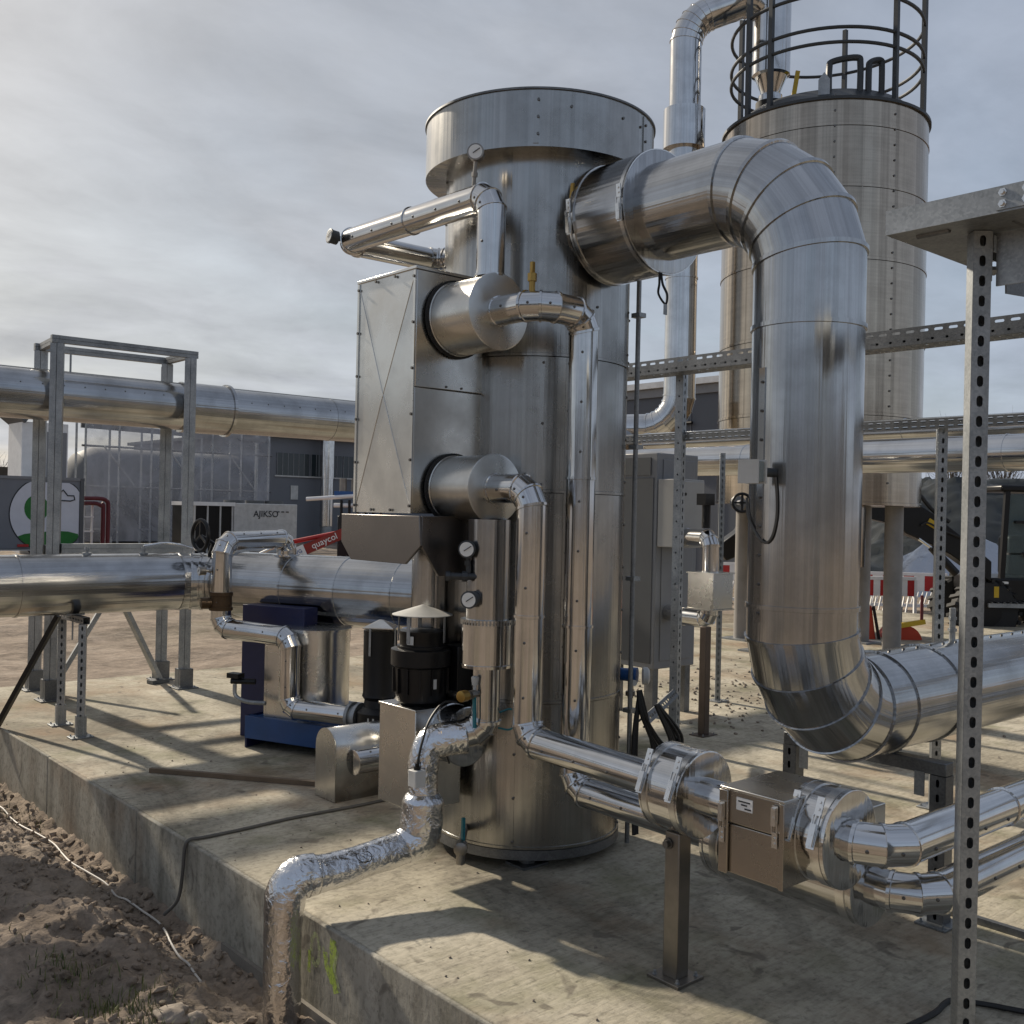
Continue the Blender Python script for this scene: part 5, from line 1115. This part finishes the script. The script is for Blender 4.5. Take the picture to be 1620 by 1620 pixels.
# red loader and work platform behind the vessel
t = thing('red_loader_boom', 'red lettered loader boom behind the vessel', 'loader', (11, 18, GZ))
def far(px, z, d):                                     # a point d metres ahead, given bearing offset in metres to the right
    return V((Fv.x*d+Rt.x*px, Fv.y*d+Rt.y*px, z))
q0, q1 = far(-4.92, .42, 23), far(-3.82, .92, 23); bd = (q1-q0).normalized(); upv = V((0, 0, 1)); upv = (upv-bd*upv.dot(bd)).normalized()
MB().bar(q0-bd*.35, q1+bd*.9, .3, .22).build('boom', 'loader_red', t); MB().bar(q0+bd*.0-Fv*.16, q0+bd*.38-Fv*.16, .02, .24).build('white_plate', 'white', t)
text('lettering', 'quaycol', .20, frame(q0+bd*.85-Fv*.156, bd, upv), 'white', t, True); text('lettering', 'DVG', .12, frame(q0+bd*.19-Fv*.175, bd, upv), 'instrument_blue', t, True)
MB().cyl(q0-bd*.2+V((0, 0, .35)), q1+V((0, 0, .05)), .05).build('ram', 'red', t); MB().cyl(q0-bd*1.0+V((0, 0, .35)), q0-bd*.2+V((0, 0, .35)), .03).build('ram_rod', 'bright', t)
MB().box((-.9, -.6, 0), (1.0, .7, .55), Matrix.Translation(far(-4.0, GZ, 23.4)) @ Matrix.Rotation(-R(41), 4, 'Z')).build('chassis', 'dark_red', t, bevel=.05)
for x in (-4.7, -3.4): MB().lathe(far(x, GZ+.32, 22.7), (Fv.x, Fv.y, 0), [(0, .25), (.02, .32), (.25, .32), (.27, .25)], 20).build('wheel', 'rubber', t)
t = thing('hydraulic_rig', 'blue and chrome hydraulic rig on a stand behind the red boom', 'machine', (13, 20, GZ))
MB().cyl(far(-5.2, 1.72, 26), far(-3.6, 1.86, 26), .05).cyl(far(-4.5, 1.58, 26), far(-3.4, 1.60, 26), .055).build('ram', 'white', t)
Mr = Matrix.Translation(far(-3.7, GZ, 26)) @ Matrix.Rotation(-R(41), 4, 'Z')
MB().box((-.8, 0, 2.08), (.6, .3, 2.22), Mr).build('head', 'instrument_blue', t); MB().box((-.7, 0, .01), (.5, .4, 1.6), Mr).build('stand', 'black', t, bevel=.03)
for x in (-.6, -.3, 0, .3): MB().cyl(Mr @ V((x, .15, 2.2)), Mr @ V((x, .15, 2.55)), .09).build('canister', 'post_steel', t)
for k in range(6): MB().cyl(Mr @ V((-.6+.2*k, -.05, 1.0+.1*(k % 3))), Mr @ V((-.6+.2*k, -.05, 2.0)), .035).build('hose', 'black', t)
def bush(label, x, y, h, n, seed):
    r_ = random.Random(seed); t = thing('bare_tree', label, 'tree', (x, y, GZ), group='bare winter trees'); m = MB(); m2 = MB()
    m.tube([(x, y, GZ), (x+.05, y, GZ+h*.25), (x, y, GZ+h*.5)], [.12, .09, .05], 7)
    for k in range(n):
        p = V((x+r_.gauss(0, .1), y+r_.gauss(0, .1), GZ+h*r_.uniform(.1, .5))); d = V((r_.gauss(0, .45), r_.gauss(0, .45), 1)).normalized(); L = h*r_.uniform(.35, .6); pts = [p]
        for i in range(4): d = (d+V((r_.gauss(0, .12), r_.gauss(0, .12), .05))).normalized(); pts.append(pts[-1]+d*L/4)
        m2.tube(pts, [.03, .024, .018, .012, .006], 4)
        for i in range(4):
            q = pts[1+i % 3]; e = (d+V((r_.gauss(0, .5), r_.gauss(0, .5), r_.gauss(0, .3)))).normalized(); m2.tube([q, q+e*L*.25, q+e*L*.42+V((0, 0, .05*L))], [.012, .008, .004], 3)
    m.build('trunk', 'bark', t); m2.build('crown', 'bark', t); return t
for k, (x, y, h, lb) in enumerate(((14.5, 66, 4.6, 'bare bush at the far left edge of the picture'), (16.0, 66, 4.9, 'taller bare bush left of the white tower'), (17.3, 65, 4.4, 'bare bush hard against the white tower'), (12.9, 67, 4.2, 'bare bush partly outside the left picture edge'))): bush(lb, x, y, h, 46, 20+k)
t = thing('dark_hedge', 'low dark hedge strip behind the trailer roof', 'hedge', (12, 55, GZ)); MB().box((2, 55, GZ), (15.6, 56, 3.2)).build('hedge', 'bark', t)

# ------------------------------------------------------------------ far right: hall, excavator, barriers, heap
t = thing('dark_hall', 'dark grey hall wall with white roof edge seen beside the tower', 'building', (28, 22, GZ))
MB().box((22.6, 16.2, GZ), (25, 30, 5.15)).build('wall', 'facade', t); MB().box((22.4, 16.0, 5.15), (25, 30, 5.32)).build('roof_edge', 'fascia', t); MB().box((22.52, 16.1, 4.9), (22.595, 30, 5.14)).build('fascia_board', 'cabinet', t)
for k in range(14): MB().box((22.575, 16.4+k*1.0, GZ), (22.598, 16.43+k*1.0, 4.88)).build('panel_joint', 'facade_light', t)
for z in (4.1, 3.4): MB().cyl((22.5, 18.3, z), (22.5, 19.6, z), .045, n=8).build('wall_pipe', 'black', t)
MB().box((22.45, 17.6, 2.8), (22.59, 18.3, 3.5)).build('wall_unit', 'facade_light', t)
EX = Matrix.Translation(far(6.9, GZ, 15)) @ Matrix.Rotation(-R(41.07), 4, 'Z')
t = thing('excavator', 'black wheeled excavator with raised boom behind the front post', 'excavator', EX.translation, -R(41.07))
def E_(x, y, z): return EX @ V((x, y, z))
bp = [(-1.28, 1.99), (-1.03, 2.03), (-.81, 1.90), (-.57, 1.71), (-.33, 1.53), (.05, 1.22), (.05, .92), (-.34, 1.17), (-.55, 1.31), (-.81, 1.44), (-1.2, 1.60), (-1.28, 1.68)]
MB().prism([E_(x, -.12, z) for x, z in bp], E_(0, .28, 0)-E_(0, 0, 0)).build('boom', 'black', t, bevel=.015)
MB().prism([E_(x, -.10, z) for x, z in ((-1.2, 2.0), (-1.25, 1.7), (-3.3, 2.15), (-3.6, 1.9), (-3.75, 2.0), (-3.4, 2.45))], E_(0, .22, 0)-E_(0, 0, 0)).build('stick', 'black', t)
MB().prism([E_(x, -.2, z) for x, z in ((-3.45, 2.05), (-3.62, 1.6), (-3.95, 1.35), (-3.8, 1.15), (-3.45, 1.3), (-3.25, 1.7), (-3.2, 2.1))], E_(0, .4, 0)-E_(0, 0, 0)).build('bucket', 'black', t, bevel=.02)
MB().cyl(E_(-1.05, -.2, 1.53), E_(-.80, -.2, 1.36), .022).build('ram_rod', 'bright', t); MB().cyl(E_(-.86, -.2, 1.41), E_(-.50, -.2, 1.04), .06).build('ram', 'black', t)
MB().tube(spline([E_(-1.05, -.05, 2.0), E_(-1.06, -.05, 2.2), E_(-.98, -.05, 2.15), E_(-.8, -.05, 1.95), E_(-.55, -.05, 1.78)]), .03, 8).tube(spline([E_(-1.0, -.16, 1.72), E_(-.9, -.16, 1.76), E_(-.7, -.16, 1.66), E_(-.4, -.16, 1.55)]), .015, 6).build('hose', 'rubber', t)
MB().box((-.90, -.135, 1.70), (-.76, -.125, 1.80), EX @ Matrix.Translation((-.83, 0, 1.75)) @ Matrix.Rotation(R(30), 4, 'Y') @ Matrix.Translation((.83, 0, -1.75))).build('warning_plate', 'yellow', t)
MB().box((.10, .0, .62), (2.0, 1.3, .98), EX).build('undercarriage', 'black', t, bevel=.03); MB().box((.9, 0.1, .95), (2.2, 1.3, 1.5), EX).build('engine_cover', 'black', t, bevel=.05)
for x, y in ((.27, .05), (.27, .85), (1.25, .05), (1.25, .85)): MB().bar(E_(x, y, .95), E_(x+.06, y, 2.26), .07, .07).build('cab_pillar', 'black', t)
MB().box((.22, .0, 2.24), (1.45, .92, 2.34), EX).build('cab_roof', 'black', t, bevel=.03); MB().box((.34, .03, 1.35), (1.2, .045, 2.2), EX).build('cab_window', 'cab_glass', t); MB().box((.30, .03, .98), (1.2, .045, 1.32), EX).build('cab_door', 'cab_glass', t)
MB().box((.55, .0, 1.30), (1.2, .03, 1.36), EX).build('window_bar', 'black', t); MB().box((.5, .3, 1.0), (.85, .7, 1.6), EX).build('seat', 'anthracite', t, bevel=.05)
MB().box((.42, -.05, 1.78), (.75, .02, 1.82), EX).build('mirror_arm', 'black', t)
MB().box((.0, -.15, .56), (.75, .3, .62), EX).build('step', 'galv', t)
for k in range(8): MB().bar(E_(.05+.09*k, -.16, .63), E_(.02+.09*k, .1, .66), .02, .02).build('grating_bar', 'galv_dark', t)
MB().box((.10, -.10, .70), (.17, -.02, .86), EX).build('licence_plate', 'yellow', t); MB().box((.22, -.08, .74), (.32, -.02, .82), EX).build('lamp', 'white', t); MB().box((.20, -.07, .90), (.32, -.02, .93), EX).build('name_strip', 'white', t)
for x, y in ((.02, -.1), (.3, 1.3), (1.35, -.1), (1.65, 1.3)):
    c_ = E_(x, y, .47); d_ = E_(0, 1, 0)-E_(0, 0, 0); w_ = MB().lathe(c_-d_*.0, d_, [(0, .22), (.01, .44), (.05, .47), (.22, .47), (.26, .44), (.27, .22)], 32).build('tyre', 'rubber', t)
    m = MB()
    for k in range(22):
        a = 2*math.pi*k/22; e = (E_(math.cos(a), 0, math.sin(a))-E_(0, 0, 0)); f_ = E_(-math.sin(a), 0, math.cos(a))-E_(0, 0, 0)
        m.bar(c_+e*.475+d_*.0, c_+e*.475+d_*.26+f_*.06, .05, .05, e)
    m.build('tread', 'rubber', t); MB().lathe(c_-d_*.005, d_, [(0, .20), (.02, .21), (.03, .1)], 16).build('rim', 'black', t)
MB().bar(E_(-.05, .1, .5), E_(.3, .1, .5), .06, .04).build('axle', 'yellow', t)
def barrier(label, off, d, n, z0, z1, L, tilt=0):
    B = Matrix.Translation(far(off, GZ, d)) @ Matrix.Rotation(-R(41.07)+tilt, 4, 'Z'); t = thing('site_barrier', label, 'barrier', B.translation, -R(41.07)+tilt, 'red and white site barriers')
    w = L/n
    for k in range(n): MB().box((w*k, 0, z0), (w*(k+1)-.002, .04, z1), B).build('stripe', 'red' if k % 2 == 0 else 'white', t)
    MB().box((-.03, -.005, z1), (L+.03, .045, z1+.06), B).box((-.03, -.005, .08), (L+.03, .045, .14), B).build('rail', 'white', t)
    for x in (-.03, L): MB().box((x, -.004, .02), (x+.05, .044, z1), B).build('end_post', 'white', t)
    c = int(L/.085)
    for k in range(c): MB().bar(B @ V((.04+k*(L-.1)/c, .02, .15)), B @ V((.04+k*(L-.1)/c+.06, .02, z0-.01)), .03, .02).build('grille_bar', 'white', t)
    for x in (.15, L-.15): MB().box((x-.05, -.2, .001), (x+.05, .24, .05), B).build('foot', 'rubber', t)
barrier('red and white site barrier just right of the silo leg, nearest one', 5.75, 18, 11, .46, .74, 1.35, R(4))
barrier('red and white site barrier farther back beside excavator boom', 7.0, 20.5, 8, .40, .70, 1.6, R(-6))
barrier('far red and white site barrier seen left of the silo leg', 4.3, 21, 9, .50, .80, 1.5, R(3))
t = thing('silver_sheet_pile', 'pile covered with shiny silver plastic sheet behind the barriers', 'pile', far(9.2, GZ, 25))
Mp = Matrix.Translation(far(9.2, GZ, 25)) @ Matrix.Rotation(-R(41.07), 4, 'Z'); m = MB(); n_ = 26
m.v = [Mp @ V((-1.7+4.2*i/n_, -1+2.2*j/n_, max(.0, 1.40*(1-abs(-.35+ (i/n_-.5))**2.2*4)*(1-abs(j/n_*2-1)**2.5)+.13*noise.noise(V((i*.35, j*.3, 0)))))) for j in range(n_+1) for i in range(n_+1)]
for j in range(n_):
    for i in range(n_): q = j*(n_+1)+i; m.face((q, q+1, q+n_+2, q+n_+1))
m.build('sheet', 'silver_sheet', t, sharp=80)
t = thing('silage_heap', 'long black sheeted heap with rippled weights behind the excavator', 'heap', far(20, GZ, 40))
Mh = Matrix.Translation(far(20, GZ, 40)) @ Matrix.Rotation(-R(41.07), 4, 'Z'); m = MB(); nx_, ny_ = 150, 60
for j in range(ny_+1):
    for i in range(nx_+1):
        x = -9+26*i/nx_; y = -6+12*j/ny_; q = j/ny_
        h = 3.35*min(1, max(0, (x+8.5)/5))**.6*min(1, q*2.2)**.8*(1 if q < .8 else (1-q)*5)
        if .02 < q < .8: h += .34*abs(noise.noise(V((x*.8+2*noise.noise(V((x*.3, y*.3, 5))), y*2.6, 0))))+.10*noise.noise(V((x*2.5, y*5, 3)))
        m.v.append(Mh @ V((x, y, max(0, h))))
for j in range(ny_):
    for i in range(nx_): q = j*(nx_+1)+i; m.face((q, q+1, q+nx_+2, q+nx_+1))
m.build('sheet', 'heap_film', t, sharp=60)
t = thing('orange_attachment', 'orange steel bucket standing on its edge behind the big duct', 'attachment', far(4.55, GZ, 13))
Mo = Matrix.Translation(far(4.55, GZ, 13)) @ Matrix.Rotation(-R(41.07), 4, 'Z')
MB().prism([Mo @ V(p) for p in ((-.25, 0, .12), (.10, 0, .12), (.02, 0, .70), (-.25, 0, .78))], Mo.to_3x3() @ V((0, .5, 0))).build('shell', 'orange', t, bevel=.015)
MB().lathe(Mo @ V((-.08, -.01, .48)), Mo.to_3x3() @ V((0, -1, 0)), [(0, .04), (.005, .04)], 14).build('sticker', 'white', t); MB().bar(Mo @ V((.03, -.02, .70)), Mo @ V((.14, -.02, .12)), .03, .03).build('edge_bar', 'black', t)
MB().box((-.3, -.1, .001), (.2, .5, .12), Mo).build('base', 'rubber', t, bevel=.03)
t = thing('orange_grapple', 'small orange roller body with a yellow arm behind the duct', 'attachment', far(5.0, GZ, 13))
Mo = Matrix.Translation(far(5.0, GZ, 13)) @ Matrix.Rotation(-R(41.07), 4, 'Z')
MB().lathe(Mo @ V((.0, 0, .24)), Mo.to_3x3() @ V((0, 1, 0)), [(0, .1), (.01, .22), (.4, .22), (.42, .1)], 24).build('roller', 'orange', t); MB().bar(Mo @ V((-.12, -.05, .46)), Mo @ V((.22, -.05, .52)), .05, .06).build('arm', 'yellow', t)
MB().box((-.16, .05, .45), (-.02, .35, .70), Mo).build('engine', 'black', t, bevel=.02); MB().cyl(Mo @ V((.18, -.05, .5)), Mo @ V((.18, -.05, .85)), .02).build('lever', 'dark_red', t)
for k, (off, d, h, lb) in enumerate(((29.5, 62, 8.3, 'bare tree crown above the heap at the right edge'), (27.3, 64, 7.9, 'bare tree crown above the heap beside the front post'))):
    p = far(off, 0, d); bush(lb, p.x, p.y, h, 60, 50+k)

# ------------------------------------------------------------------ unseen wood edge added behind the camera for the steel to mirror
m = MB(); r_ = random.Random(3)
for k in range(5200):
    a = R(r_.uniform(165, 305)); d = r_.uniform(46, 60); h = 7.5+3*noise.noise(V((math.cos(a)*9, math.sin(a)*9, 0)))
    p = V((math.cos(a)*d, math.sin(a)*d, GZ+h*r_.random()**.7)); q = 1.1*r_.uniform(.5, 1.2)
    u_ = V((r_.gauss(0, 1), r_.gauss(0, 1), r_.gauss(0, 1))).normalized(); w_ = u_.orthogonal().normalized()
    m.quad(p-u_*q*.5, p+w_*q*.5, p+u_*q*.5, p-w_*q*.5)
tag(m.build('added_wood_edge', 'bark', smooth=False), 'unseen dark edge of a wood, added behind the viewer for steel to mirror', 'wood', kind='stuff')
